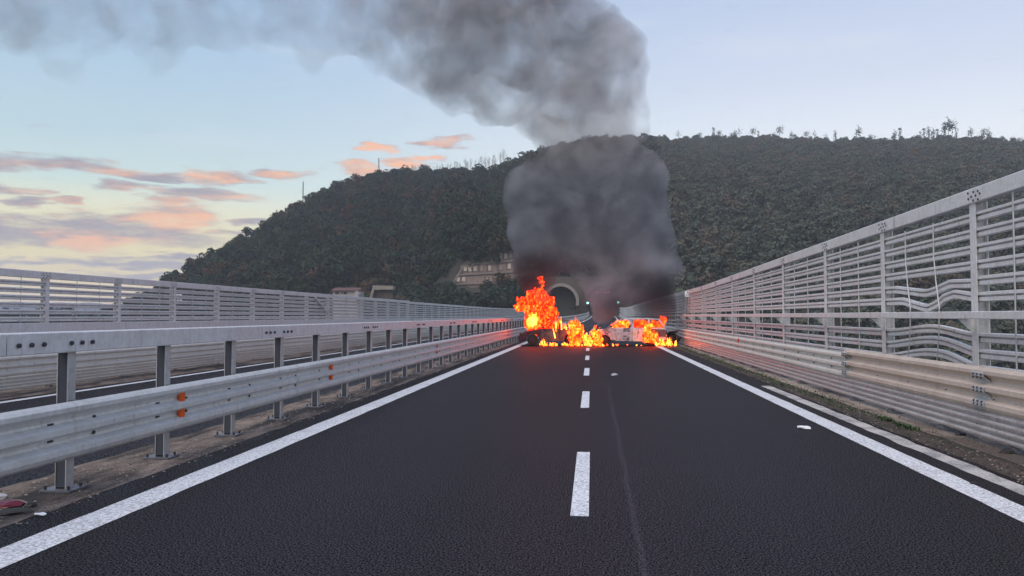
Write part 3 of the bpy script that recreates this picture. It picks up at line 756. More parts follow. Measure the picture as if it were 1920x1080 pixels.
# faint tar seams / longitudinal scrape bits
# opposite carriageway
ZO = -.36
mb = MB(); mb.sweep([(-6.15, ZO-.012), (-6.15, ZO-.9), (-7.6, ZO-1.3), (-13.6, ZO-1.3), (-15.7, ZO-.9), (-15.7, ZO-.012)], -12, 290, True, 40, lambda p: (p[0], p[1], p[2]+G(p[1])))
tag(link('opposite_viaduct_deck', mb.mesh('opposite_viaduct_deck', 'concrete')), 'concrete deck of the parallel carriageway', None, None, 'structure')
def stripo(*a, **k): return strip(*a, **k)
oroad = strip('opposite_road', -14.5, -6.5, -12, 326, ZO, 'asphalt', B0, 90, 0, 'asphalt of the opposite carriageway beyond the median')
strip('opposite_verge', -15.69, -13.85, -12, 290, ZO+.004, 'verge_left', B0, 300, .05, 'concrete strip under the far left barrier', 8)
strip('opposite_kerb', -6.5, -6.16, -12, 290, ZO+.003, 'verge_left', B0, 300, .03, 'concrete strip at the inner edge of the opposite carriageway', 9)
strip('edge_line', -13.58, -13.34, -12, 290, ZO+.004, 'road_paint', B0, 300, .004, 'white far edge line of the opposite carriageway', 11, oroad)
#strip('edge_line', -7.3, -7.1, -12, 290, ZO+.004, 'road_paint', B0, 300, .004, 'white inner edge line of the opposite carriageway', 12, oroad)
for k in range(0, 30):
    yy = 5+7.4*k; link('lane_dash', dm, oroad, (-10.3, yy, ZO+G(yy)), (atan((G(yy+3)-G(yy))/3), 0, 0))

# ------------------------------------------------------------------ barriers
def seg_place(name, me, parent, y0, L, x, z, bend):
    y1 = y0+L
    rx = atan((G(y1)-G(y0))/L); rz = -atan((bend(y1)-bend(y0))/L)
    return link(name, me, parent, (x+bend(y0), y0, z+G(y0)), (rx, 0, rz))
def thrie(s, h=.50, d=.085):
    """profile; s=+1 road is at -x"""
    z = [1.0, .975, .93, .84, .76, .70, .64, .565, .475, .41, .35, .27, .18, .11, .045, .0]
    o = [.25, .72, 1.0, 1.0, .12, .0, .12, 1.0, 1.0, .12, .0, .12, 1.0, 1.0, .8, .3]
    z = [1.0, .97, .92, .85, .755, .70, .645, .565, .475, .395, .345, .29, .21, .12, .05, .0]
    return thick([(-s*oo*d, zz*h) for oo, zz in zip(o, z)], .004*s)
def beam_mesh(s, L, m, h=.50):
    me = MB().sweep(thrie(s, h), 0, L-.004).mesh('guard_beam', m); return me
def rub_mesh(s, L, m, h=.36):
    pr = []
    for k in range(4):
        z = h*(1-k/4); pr += [(s*.022, z-.002), (-s*.040, z-.022), (-s*.040, z-.040), (s*.022, z-.052), (s*.022, z-.084)]
    return MB().sweep(thick(pr, .003*s), 0, L-.004).mesh('rub_rail', m)
# --- median barrier (left)
PX0, PL = -4.90, 1.65
med = thing('median_barrier', (-4.92, 2, 0), 'grey steel median barrier with ribbed beam, upper box rail and square posts on the left', 'crash barrier')
post = MB(); h = 1.29
post.box(-.055, .055, .045, .055, 0, h)                     # web at the far side
post.box(.047, .055, -.055, .045, 0, h); post.box(-.055, -.047, -.055, .045, 0, h)
pm = post.mesh('post', 'galvanised'); 
mk_simple('post_hollow_shade', (.055, .062, .085), .6, .2, .15)
wm = MB().box(-.046, .046, -.046, .044, .02, h-.02).mesh('hollow_shade_fill', 'post_hollow_shade')  # dark block filling the open channel, painted as the shade inside it
bpm = MB().box(-.16, .14, -.12, .12, 0, .018).mesh('base_plate', 'galvanised_dark')
anb = MB()
for sx in (-1, 1):
    for sy in (-1, 1): anb.disc((-.01+sx*.115, sy*.085, .018), (0, 0, 1), .014, .035, 6)
anb = anb.mesh('anchor_bolt', 'bolt_dark')
spm = MB().box(.057, .20, -.035, .035, .42, .84).mesh('spacer', 'galvanised_dark')
y = 6.80-1.65*5
posts_y = []
while y < 262: posts_y.append(y); y += PL
for y in posts_y:
    x = PX0+B(y); z = G(y)
    p_ = link('post', pm, med, (x, y, z+.02))
    if y < 60:
        link('hollow_shade_fill', wm, p_, (x, y, z+.02)); 
        b_ = link('base_plate', bpm, p_, (x, y, z+.006+.002)); 
        link('anchor_bolts', anb, p_, (x, y, z+.008))
    if y < 60: link('spacer', spm, med, (x, y, z))
L = 4.95
bme = beam_mesh(-1, L, 'beam_grey')
bxm = MB().sweep([(-.075, 0), (.075, 0), (.082, .01), (.082, .18), (.072, .19), (-.072, .19), (-.082, .18), (-.082, .01)], 0, L-.012).mesh('box_rail', 'galvanised_light')
bolt1 = MB().disc((.083, 0, .085), (1, 0, 0), .021, .02, 6).mesh('bolt', 'bolt_dark')
bolt6 = MB()
for k in (0.12, .27, .42, .78, .93, 1.08): bolt6.disc((.083, k, .085), (1, 0, 0), .021, .02, 6)
bolt6 = bolt6.mesh('bolts', 'bolt_dark')
nut = MB().disc((0, 0, 0), (1, 0, 0), .018, .012, 8).mesh('bolt', 'bolt_dark')
slot = MB().box(0, .006, -.035, .035, -.009, .009).mesh('slot', 'bolt_dark')
y = 5.91-4.95*2; k = 0
while y < 260:
    seg_place('guard_beam', bme, med, y+.6, L, -4.655, .36, B)
    bx_ = seg_place('box_rail', bxm, med, y, L, -4.865, 1.292, B)
    if -1 < y < 17:
        for q in (0.12, .27, .42, .78, .93, 1.08): link('bolt', bolt1, bx_, (-4.865, y+q, 1.292))
    elif 17 <= y < 60: seg_place('bolts', bolt6, bx_, y, L, -4.865, 1.292, B)
    y += L; k += 1
# small slots and bolts on the beam face
for y in posts_y:
    if 1 < y < 34:
        for zz in (.685, .54):
            link('bolt', nut, med, (-4.640, y+.03, zz))
            link('slot', slot, med, (-4.643, y-.55, zz+.006))
# orange reflectors
rf = MB().prism([(0, -.05, .055), (0, .045, .075), (0, .045, -.075), (0, -.05, -.055)], (.03, 0, 0)).mesh('reflector', 'orange_reflector')
for y in (8.35, 13.40, 22.9, 42.6):
    for zz in (.705, .535):
        o = link('reflector', rf, med, (-4.632, y, zz-.005)); o['label'] = 'orange trapezoid reflector'
# --- louvred fence builder
def louver_prof(s):
    return thick([(-s*.01, .125), (-s*.06, .116), (-s*.06, .088), (-s*.012, .068), (-s*.045, .055), (-s*.045, .010), (-s*.0, .0)], .004*s)
def fence(name, label, s, L, S, y0, y1, zt, zmid, zb, bend, zbase, near, group, damaged=None, midh=.10, nlow=3, ys=None, ztf=None):
    ztf = ztf or (lambda y: zt)
    """s=+1: fence on the right, road at -x"""
    f = thing(name, (L, max(y0, 5), zbase), label, 'fence', group)
    pm = MB(); h = zt-zbase-.03
    pm.box(-.08, -.068, -.08, .08, 0, h); pm.box(.068, .08, -.08, .08, 0, h)
    pm = pm.mesh('fence_post', 'galvanised_light'); wm_ = MB().box(-.067, .067, -.005, .005, 0, h).mesh('fence_post_web', 'galvanised')
    topm = MB().sweep([(-s*.10, -.20), (-s*.104, -.19), (-s*.104, -.01), (-s*.095, 0), (s*.02, 0), (s*.02, -.20)], 0, S-.006).mesh('top_rail', 'galvanised_light')
    midm = MB().sweep([(-s*.30, zmid-midh/2), (-s*.306, zmid-midh/2+.008), (-s*.306, zmid+midh/2-.008), (-s*.30, zmid+midh/2), (-s*.18, zmid+midh/2), (-s*.18, zmid-midh/2)], 0, S-.006).mesh('middle_rail', 'galvanised_light')
    lm = MB().sweep(louver_prof(s), .0, S-.02).mesh('louvre', 'galvanised_light')
    gus = MB().prism([(-s*.18, 0, zmid+.04), (-s*.082, 0, zmid+.04), (-s*.082, 0, zmid-.42), (-s*.10, 0, zmid-.42), (-s*.18, 0, zmid-.08)], (0, .01, 0)).mesh('bracket', 'galvanised_dark')
    gus = MB().prism([(-s*.29, -.005, zmid-midh/2-.002), (-s*.082, -.005, zmid-midh/2-.002), (-s*.082, -.005, zmid-.26)], (0, .01, 0)).mesh('bracket', 'galvanised_light')
    wz0 = zbase+.75; wm2 = MB().tube([(0, 0, wz0), (0, 0, zt-.2)], .010, 5).mesh('wire', 'wire')
    bp = MB()
    for (yy, zz) in ((-.22, -.05), (-.10, -.045), (.05, -.04), (-.27, -.09), (-.16, -.10), (-.04, -.10), (.04, -.12), (-.22, -.16), (-.09, -.155)):
        bp.disc((-s*.104, yy, zz), (-s, 0, 0), .016, .01, 6)
    bp = bp.mesh('bolts', 'bolt_dark')
    zu0 = zmid+.14; nup = 6; dz = (zt-.24-zu0)/nup
    lz = [zu0+dz*(i+.15) for i in range(nup)] + [zmid-.36-.215*i for i in range(nlow)]
    far = MB(); farw = MB(); n = 0; y = y0
    mn = None
    ylist = []
    if ys: ylist = list(ys); y = ylist[-1]+S; 
    while y < y1: ylist.append(y); y += S
    for n, y in enumerate(ylist):
        SS = (ylist[n+1]-y) if n+1 < len(ylist) else S; ky = SS/S; yn = y+SS; kz = (ztf(y)-zmid)/(zt-zmid); kn = (ztf(yn)-zmid)/(zt-zmid)
        if n % 1 == 0:
            p_ = link('fence_post', pm, f, (L+bend(y), y, zbase+G(y)+.01)); p_.scale.z = (ztf(y)-zbase)/(zt-zbase)
            if y < near: link('fence_post_web', wm_, p_, (L+bend(y), y, zbase+G(y)+.01))
        t_ = seg_place('top_rail', topm, f, y, SS, L, ztf(y), bend); t_.scale.y = ky; t_.rotation_euler.x += atan((ztf(yn)-ztf(y))/SS)
        if y < 40 and y > 0: seg_place('bolts', bp, f, y, S, L, ztf(y)-.012, bend)
        seg_place('middle_rail', midm, f, y, SS, L, 0, bend).scale.y = ky
        if y < near: seg_place('bracket', gus, f, y, S, L, 0, bend)
        if y < near:
            for i, z_ in enumerate(lz):
                if damaged and abs(y-damaged) < .1 and (i in (0, 1, 6, 7, 8)):
                    amp = {0: .0, 1: .0}.get(i, 0)
                    def fn(p, i=i):
                        t = p[1]/S
                        if i == 0:  # sharp kink
                            dzz = -.17*max(0, 1-abs(t-.40)/.26)*0 - .13*max(0, 1-abs(t-.55)/.22) + .07*max(0, 1-abs(t-.20)/.2)
                            dx = s*.10*exp(-((t-.5)/.2)**2)
                        elif i == 1: dzz = -.09*max(0, 1-abs(t-.55)/.3)+.02*max(0, 1-abs(t-.25)/.2); dx = s*.08*exp(-((t-.5)/.22)**2)
                        elif i == 6: dzz = .09*sin(pi*t)**2; dx = s*.10*sin(pi*t)
                        elif i == 7: dzz = .13*sin(pi*t)**1.5; dx = s*.12*sin(pi*t)
                        else: dzz = .15*sin(pi*t)**1.4; dx = s*.12*sin(pi*t)
                        return (p[0]+dx, p[1], p[2]+dzz)
                    me = MB().sweep(louver_prof(s), 0, S-.02, True, 24, fn).mesh('louvre', 'galvanised_light')
                    o = seg_place('louvre', me, f, y+.01, SS, L, z_, bend); o.scale.y = ky; o['label'] = 'bent and kinked louvre'
                else:
                    za, zn = ((zmid+(z_-zmid)*kz, zmid+(z_-zmid)*kn) if z_ > zmid else (z_, z_)); o = seg_place('louvre', lm, f, y+.01, SS, L, za, bend); o.scale.y = ky; o.rotation_euler.x += atan((zn-za)/SS)
            for q in (.38, .70):
                if damaged and abs(y-damaged) < .1:
                    yy = y+SS*q; pts = [(0, 0, zt-.2), (0, .0, zmid+.9), (0, -.06, zmid+.5), (0, -.16, zmid+.1), (0, -.12, zmid-.3), (0, 0, wz0)]
                    me = MB().tube(pts, .010, 5).mesh('wire', 'wire'); link('wire', me, f, (L-s*.065, yy, 0))
                else: link('wire', wm2, f, (L-s*.064+bend(y+SS*q), y+SS*q, G(y))).scale.z = (ztf(y)-.2)/(zt-.2)*.998
        else:
            for z_ in lz:
                b0, b1 = bend(y), bend(y+S)
                z_ = zmid+(z_-zmid)*kz if z_ > zmid else z_
                far.sweep([(-s*.06+L-L, z_), (-s*.06, z_+.10), (s*.0, z_+.10), (s*.0, z_)], y, y+S-.02, True, 1, lambda p: (p[0]+L+bend(p[1]), p[1], p[2]+G(p[1])))
    if far.v:
        tag(link('far_louvres', far.mesh('far_louvres', 'galvanised_light'), f, (0, 0, 0)), 'distant louvres of the fence', None, None, 'stuff')
    return f
RS = 3.85; ry0 = 1.1
RY = [1.1, 4.4, 7.68, 10.96, 14.23, 17.61, 21.4, 25.14, 29.0, 32.69, 36.77]
def RZT(y): return 2.99+.40*max(0, (37-y)/30)**1.0 if y < 37 else 2.99

rfence = fence('louvred_fence', 'tall grey steel louvred fence along the right side with one dented bay', 1, 5.18, RS, ry0, 250, 3.22, 1.635, .0, B, 0, 46, 'louvred fences on both sides', damaged=10.96, ys=RY, ztf=RZT)
LS = 3.34; ly0 = 20.27-7*LS
lfence = fence('louvred_fence', 'grey steel louvred fence along the far left side of the opposite carriageway', -1, -15.3, LS, ly0, 62, 2.86, 1.30, .0, B0, ZO, 62, 'louvred fences on both sides', midh=.26, nlow=2)
lfence2 = fence('louvred_fence', 'continuation of the far left fence beyond the expansion gap, fading towards the tunnel', -1, -15.3, LS, 63.2, 250, 2.80, 1.30, .0, B0, ZO, 63.3, 'louvred fences on both sides', midh=.2, nlow=2)
# bent loose bar in one bay of the far left fence
mb = MB().tube([(-15.2, 41.3, 2.62), (-15.15, 42.3, 2.25), (-15.12, 43.1, 1.85), (-15.12, 43.4, 1.45)], .05, 6)
tag(link('bent_bar', mb.mesh('bent_bar', 'galvanised_light')), 'bent steel bar leaning in a bay of the far left fence', 'steel bar')
# --- right guard rail
rg = thing('guard_rail', (4.9, 3, 0), 'dusty cream ribbed guard rail with corrugated rub rail in front of the right fence', 'guard rail')
SL = 5.25
bt = beam_mesh(1, SL, 'beam_tan', .52); bc = beam_mesh(1, SL, 'beam_cream', .52)
rm = rub_mesh(1, SL, 'rub_metal')
y = 10.45-3*SL
while y < 250:
    o = seg_place('guard_beam', bt if y < 15.5 else bc, rg, y, SL, 4.98, .42 if y < 15 else .40, B); o.scale.z = 1.07 if y < 15 else .95
    if y < 15.5: o['label'] = 'tan dust covered beam section'
    seg_place('rub_rail', rm, rg, y+1.0, SL, 4.96, .06, B)
    y += SL
spl = MB().sweep(thick([(x-.006, z) for x, z in thrie(1, .52)[:16]], .005), 0, .32).mesh('splice_plate', 'galvanised')
sb = MB()
for yy in (.06, .16, .26):
    for zz in (.46, .42, .29, .25, .12, .08): sb.disc((-.093, yy, zz), (-1, 0, 0), .014, .014, 6)
sb = sb.mesh('bolts', 'bolt_dark')
for yj in (10.45, 15.7, 20.95, 26.2, 31.45):
    if yj < 17:
        p_ = link('splice_plate', spl, rg, (4.975, yj-.16, .425)); 
        link('bolts', sb, p_, (4.978, yj-.16, .425))
nutr = MB().disc((0, 0, 0), (-1, 0, 0), .018, .014, 8).mesh('bolt', 'bolt_dark')
for k in range(26):
    y = 7.6+k*1.31
    for zz in (.745, .575): link('bolt', nutr, rg, (4.968, y, zz))
    if y < 30: link('bolt', nutr, rg, (4.955, y+.4, .30 if k % 2 else .22))
rsp = MB().box(-.0, .10, -.04, .04, .50, .84).mesh('spacer', 'galvanised_dark'); rft = MB().box(-.1, .12, -.1, .1, .0, .06).mesh('foot_plate', 'galvanised_dark')
for y in RY+[40.6, 44.4, 48.2]:
    if y > 4: link('spacer', rsp, rg, (4.99, y, 0))
for k in range(26):
    y = 6+1.885*k; link('foot_plate', rft, rg, (5.02, y, .0095))
o = link('reflector', MB().prism([(0, -.06, .06), (0, .05, .07), (0, .05, -.03), (0, -.0, -.075)], (-.03, 0, 0)).mesh('reflector', 'red_reflector'), rg, (4.895, 26.6, .80)); o['label'] = 'small red reflector'
# red pieces seen on both rails
# --- far left guard rail
lg = thing('guard_rail', (-14.9, 3, ZO), 'cream ribbed guard rail on the far side of the opposite carriageway', 'guard rail')
bl = beam_mesh(-1, SL, 'beam_cream', .52); rl = rub_mesh(-1, SL, 'beam_cream')
y = -4
while y < 250:
    seg_place('guard_beam', bl, lg, y, SL, -14.98, ZO+.425, B0); seg_place('rub_rail', rl, lg, y+1, SL, -14.96, ZO+.06, B0); y += SL
mb = MB().box(-.05, .05, -.05, .05, 0, .8).mesh('post', 'galvanised_dark')
for k in range(40): link('post', mb, lg, (-15.12, 4+k*3.26, ZO+.01))

# ------------------------------------------------------------------ marker signs
def text_mesh(s, size):
    cu = bpy.data.curves.new('t', 'FONT'); cu.body = s; cu.size = size; cu.align_x = 'CENTER'; cu.align_y = 'CENTER'; cu.extrude = .004; cu.offset = size*.02
    o = bpy.data.objects.new('t', cu); COL.objects.link(o); dg = bpy.context.evaluated_depsgraph_get()
    me = bpy.data.meshes.new_from_object(o.evaluated_get(dg)); bpy.data.objects.remove(o); me.materials.clear(); me.materials.append(MATS['sign_ink']); return me
def marker(px, py, Y, w_, lines, label, poleto):
    c = at(px, py, Y); t_ = thing('marker_sign', (c.x, Y, c.z-.5), label, 'sign', 'distance marker plates on the fences')
    mb = MB().box(c.x-w_/2, c.x+w_/2, Y-.01, Y+.01, c.z-w_/2, c.z+w_/2); link('plate', mb.mesh('plate', 'sign_white'), t_)
    mb = MB().tube([(c.x+.0, Y+.03, c.z-w_/2), (c.x-.03, Y+.03, c.z-.5), (c.x-.1, Y+.05, poleto)], .022, 5); link('bracket_arm', mb.mesh('bracket_arm', 'galvanised_dark'), t_)
    for s_, dz, sz in lines: link('lettering', text_mesh(s_, sz), t_, (c.x, Y-.018, c.z+dz), (pi/2, 0, 0))
marker(334.5, 558.5, 28.0, .27, (('80', .06, .13), ('414', -.06, .13)), 'small white plate with two lines of digits on the far left fence', 1.5)
marker(1289.5, 551, 41.5, .30, (('8', .07, .13), ('4 4', -.06, .14)), 'small white marker plate on the right fence near the burning car', 1.5)

# ------------------------------------------------------------------ debris, stones, weeds
rn = random.Random(21)
def lump(c, s, seed, m, name, label, cat, flat=.4, group=None, hole=False):
    bm = bmesh.new(); bmesh.ops.create_icosphere(bm, subdivisions=2, radius=1)
    for v in bm.verts:
        k = 1+.45*mnoise.noise(v.co*1.3+Vector((seed*7.1, 0, 0)))+.2*mnoise.noise(v.co*3+Vector((seed, 3, 0)))
        v.co = Vector((v.co.x*s[0]*k, v.co.y*s[1]*k, max(-.25, v.co.z)*s[2]*k))
    me = bpy.data.meshes.new(name); bm.to_mesh(me); bm.free(); me.materials.append(MATS[m])
    o = link(name, me, None, c); tag(o, label, cat, group); return o
def ground(px, py): d = pdir(px, py); k = -CAMH/d.z; return Vector((d.x*k, d.y*k, 0))
g = ground(1508, 804); lump(g+Vector((0, 0, .012)), (.085, .10, .035), 3, 'white_plastic', 'plastic_scrap', 'crumpled white plastic scrap lying on the asphalt near the right edge line', 'litter')
# tail of the scrap
g = ground(1153, 704); lump(g+Vector((0, 0, .012)), (.10, .10, .05), 5, 'grey_plastic', 'plastic_scrap', 'small grey crumpled scrap in the middle of the road ahead', 'litter')
g = ground(945, 948)
for (px, py, s, m, nm, lab, cat) in ((18, 948, (.13, .12, .035), 'red_plastic', 'broken_tail_lamp', 'broken red lamp lens lying under the left barrier', 'car debris'), (2, 935, (.05, .05, .03), 'grey_plastic', 'bumper_fragment', 'pale grey bumper fragment beside the broken red lamp', 'car debris'),
                                 (26, 962, (.15, .10, .02), 'soot', 'black_trim', 'black plastic trim piece in front of the broken red lamp', 'car debris'), (76, 967, (.045, .035, .014), 'white_plastic', 'white_chip', 'small white chip on the dirt by the left barrier', 'litter'), (57, 950, (.05, .05, .03), 'black_plastic', 'black_trim', 'little black lump right of the broken red lamp', 'car debris'),
                                 (1800, 817, (.07, .06, .05), 'black_plastic', 'black_lump', 'small black lump under the right rub rail', 'car debris'), (1895, 850, (.12, .10, .05), 'soot', 'black_lump', 'charred lump under the rub rail at the right edge', 'car debris'), (1825, 908, (.03, .025, .02), 'soot', 'black_lump', 'tiny black stone on the right edge line', 'litter')):
    g = ground(px, py); lump(g+Vector((0, 0, .012)), s, rn.random()*9, m, nm, lab, cat)
def scatter_bits(name, label, m, n, xr, yr, sz, seed, flat=.5):
    rr = random.Random(seed); mb = MB()
    for i in range(n):
        u = rr.random()**1.7; y = yr[0]+(yr[1]-yr[0])*u; x = rr.uniform(*xr); s = sz*(.4+1.2*rr.random()**2)
        c = Vector((x, y, s*.2)); b = len(mb.v)
        for dx, dy, dz in ((1, 0, 0), (0, 1, 0), (-1, 0, 0), (0, -1, 0), (0, 0, flat), (0, 0, -.3)):
            q = Vector((dx*(.6+.6*rr.random()), dy*(.6+.6*rr.random()), dz))*s
            mb.v.append(tuple(c+q))
        for t in ((0, 1, 4), (1, 2, 4), (2, 3, 4), (3, 0, 4), (1, 0, 5), (2, 1, 5), (3, 2, 5), (0, 3, 5)): mb.f.append(tuple(b+k for k in t))
    tag(link(name, mb.mesh(name, m)), label, 'gravel', None, 'stuff')
scatter_bits('left_verge_gravel', 'loose stones and crumbs on the left verge', 'stone_bits', 2600, (-5.45, -4.40), (3.5, 40), .013, 1)
scatter_bits('left_verge_crumbs', 'dark crumbs on the left verge', 'soot', 2200, (-5.45, -4.30), (3.5, 36), .012, 2)
scatter_bits('right_verge_gravel', 'loose stones and soil crumbs on the right verge', 'stone_bits', 3000, (4.15, 5.0), (4, 45), .013, 3)
scatter_bits('right_verge_crumbs', 'dark soil clods on the right verge', 'soot', 3600, (4.18, 4.74), (4, 45), .018, 4)
def weeds(name, label, spots, n, h, seed, m='weed_leaf'):
    rr = random.Random(seed); mb = MB()
    for (cx, cyy, rx, ry) in spots:
        for i in range(n):
            x = cx+rr.gauss(0, rx); y = cyy+rr.gauss(0, ry); a = rr.random()*6.28; hh = h*(.4+.9*rr.random())
            d = Vector((cos(a), sin(a), 0)); s = Vector((-sin(a), cos(a), 0))*hh*.18
            p0 = Vector((x, y, .004)); p1 = p0+d*hh*.35+Vector((0, 0, hh*.6)); p2 = p0+d*hh*.9+Vector((0, 0, hh*.75))
            b = len(mb.v); mb.v += [tuple(p0), tuple(p1-s), tuple(p2), tuple(p1+s)]; mb.f.append((b, b+1, b+2, b+3))
    tag(link(name, mb.mesh(name, m)), label, 'weeds', None, 'stuff')
w1 = ground(1700, 803); w2 = ground(1660, 788)
weeds('weed_tuft', 'small green weed tuft growing between the kerb and the dirt band on the right', [(w1.x, w1.y, .05, .16), (w2.x, w2.y, .04, .14)], 260, .055, 5)
weeds('verge_moss', 'low moss and dead weeds along the right soil band', [(4.5+rn.uniform(-.12, .12), 13+i*.75, .08, .4) for i in range(42)], 60, .05, 6)
weeds('verge_moss', 'dry dead leaves along the right rub rail', [(4.72+rn.uniform(-.08, .12), 10+i*1.1, .07, .4) for i in range(30)], 16, .045, 7, 'dead_leaf')

# ------------------------------------------------------------------ burnt cars
def mk_burnt(name, cols, sc=2.2):
    m, t, o = mat(name); tcn = t.new('ShaderNodeTexCoord').outputs['Object']
    n = t.noise(tcn, sc, 5, .7, dist=.6); n2 = t.noise(tcn, sc*4, 4, .7)
    f = t.m('ADD', t.m('MULTIPLY', n, .75), t.m('MULTIPLY', n2, .25))
    k = len(cols); col = t.ramp(f, [(.33+.36*i/(k-1), c) for i, c in enumerate(cols)])
    pbr(t, o, col, .75, .1, t.bump(n2, .3, .02))
mk_burnt('burnt_white', [(.03, .03, .03), (.16, .15, .15), (.42, .42, .43), (.55, .56, .55), (.60, .58, .42), (.42, .34, .24), (.20, .14, .12)])
mk_burnt('burnt_grey', [(.03, .03, .03), (.10, .10, .11), (.38, .38, .41), (.50, .50, .53), (.30, .24, .20), (.62, .62, .60)])
mk_burnt('burnt_maroon', [(.012, .008, .01), (.05, .012, .02), (.10, .02, .035), (.035, .02, .022), (.015, .013, .015)])
mk_burnt('burnt_dark', [(.012, .012, .014), (.05, .045, .05), (.11, .10, .10), (.03, .025, .025)])
def arcpts(cx, cz, r, a0, a1, n): return [(cx+r*cos(a0+(a1-a0)*i/n), cz+r*sin(a0+(a1-a0)*i/n)) for i in range(n+1)]
def bevel(o, w_=.05, seg=3):
    md = o.modifiers.new('bevel', 'BEVEL'); md.width = w_; md.segments = seg; md.limit_method = 'ANGLE'; md.angle_limit = radians(40)
def car(name, label, cx, cy_, P, mats, rz=0):
    t_ = thing(name, (cx, cy_, 0), label, 'car', None, rz)
    def add(nm, mb, m, bev=0, par=t_, label=None):
        o = link(nm, mb.mesh(nm, m), par, (0, 0, 0), wp=False)
        if bev: bevel(o, bev)
        if label: o['label'] = label
        return o
    W_ = P['w']/2; xf, xr, r = P['xf'], P['xr'], P['r']; wr = r+.05
    pr = P['front'] + arcpts(xf, r, wr, pi-.1, .1, 10)[0:] + arcpts(xr, r, wr, pi-.1, .1, 10) + P['rear']
    pts = [(x, -W_, z) for x, z in pr]
    add('body', MB().prism(pts, (0, 2*W_, 0)), mats['body'], .05)
    # greenhouse
    rx0, rx1, rz_ = P['roof']; ax, az_ = P['abase']; dx_, dz_ = P['dbase']; ins = .12
    roof = MB()
    n = 8; secs = []
    for i in range(n+1):
        t = i/n; x = rx0+(rx1-rx0)*t; z = rz_-.05*(2*t-1)**2
        secs.append((x, z))
    for i in range(n):
        (x0, z0), (x1, z1) = secs[i], secs[i+1]; y_ = W_-ins
        b = len(roof.v)
        for (x, z) in ((x0, z0), (x1, z1)):
            roof.v += [(x, -y_, z-.06), (x, -y_+.1, z), (x, 0, z+.025), (x, y_-.1, z), (x, y_, z-.06), (x, 0, z-.035)]
        for q in range(6): roof.f.append((b+q, b+(q+1) % 6, b+6+(q+1) % 6, b+6+q))
        if i == 0: roof.f.append(tuple(b+q for q in range(6)))
        if i == n-1: roof.f.append(tuple(b+6+q for q in range(6)))
    add('roof', roof, mats['roof'])
    for sy in (-1, 1):
        yb = sy*(W_-.03); yt = sy*(W_-ins)
        add('a_pillar', MB().tube([(ax, yb, az_), (rx0+.02, yt, rz_-.07)], .035, 6), mats['pillar'])
        for bx_, w_ in P['pillars']:
            add('pillar', MB().prism([(bx_-w_/2, yb, az_+.0), (bx_+w_/2, yb, az_), (bx_+w_/2+P.get('lean', .03), yt, rz_-.07), (bx_-w_/2+P.get('lean', .03), yt, rz_-.07)], (0, -sy*.05, 0)), mats['pillar'])
        add('rear_pillar', MB().tube([(dx_, yb, dz_), (rx1-.04, yt, rz_-.1)], .05, 6), mats['pillar'])
    # wheels
    for wx in (xf, xr):
        for sy in (-1, 1):
            tyr = MB(); yy = sy*(W_-.02); tyr.tube([(wx, yy-sy*.19, r), (wx, yy-sy*.17, r), (wx, yy, r)], [r*.93, r, r*.95], 20)
            wo_ = add('wheel', tyr, 'tyre'); rim = MB().disc((wx, yy+sy*.002, r), (0, sy, 0), r*.6, .012, 16)
            for k in range(5):
                a = 2*pi*k/5; rim.tube([(wx, yy+sy*.02, r), (wx+cos(a)*r*.55, yy+sy*.02, r+sin(a)*r*.55)], .03, 4)
            add('rim', rim, 'burnt_rim', 0, wo_)
    # doors and panels on both sides
    for sy in (-1, 1):
        for nm, poly, m in P['panels']:
            po = add(nm, MB().prism([(x, sy*(W_+.001), z) for x, z in poly], (0, sy*.014, 0)), m, .01)
            if 'door' in nm:
                xs = [x for x, z in poly]; xm = max(xs)-.16; add('door_handle', MB().box(xm-.08, xm+.06, min(sy*(W_+.015), sy*(W_+.04)), max(sy*(W_+.015), sy*(W_+.04)), az_-.17, az_-.14), 'soot', 0, po)
    # seats
    for sx_ in P['seats']:
        for yy in (-.35, .35):
            add('seat', MB().prism([(sx_-.22, yy-.22, .5), (sx_+.2, yy-.22, .5), (sx_+.32, yy-.22, 1.12), (sx_+.24, yy-.22, 1.15), (sx_+.1, yy-.22, .68), (sx_-.22, yy-.22, .66)], (0, .44, 0)), 'soot', .03)
    fx = P['frontx']; 
    add('front_bumper', MB().prism([(fx-.05, -W_+.06, .24), (fx+.18, -W_-.012, .24), (fx+.18, -W_-.012, .5), (fx-.05, -W_+.06, .52)], (0, 2*W_-.12, 0)), mats['bumper'], .03)
    for sy in (-1, 1):
        add('headlight', MB().box(fx-.005, fx+.2, min(sy*(W_-.3), sy*(W_+.004)), max(sy*(W_-.3), sy*(W_+.004)), .56, .68), 'black_plastic', .02)
        rxx = P['rearx']; add('tail_light', MB().box(rxx-.14, rxx-.0, min(sy*(W_-.16), sy*(W_+.006)), max(sy*(W_-.16), sy*(W_+.006)), .62, .84), 'black_plastic', .02)
    add('hood', MB().prism([(P['hood'][0][0], -W_+.08, P['hood'][0][1]+.008), (P['hood'][1][0], -W_+.05, P['hood'][1][1]+.008), (P['hood'][2][0], -W_+.05, P['hood'][2][1]+.008)], (0, 2*W_-.13, 0)), mats['hood'], .01)
    add('wing_mirror', MB().prism([(ax+.12, -W_-.02, az_+.02), (ax+.26, -W_-.02, az_+.02), (ax+.25, -W_-.02, az_+.13), (ax+.15, -W_-.02, az_+.13)], (0, -.16, 0)), 'soot', .03)
    return t_
def gx(px, Y): return at(px, 640, Y).x
CY = 42.6
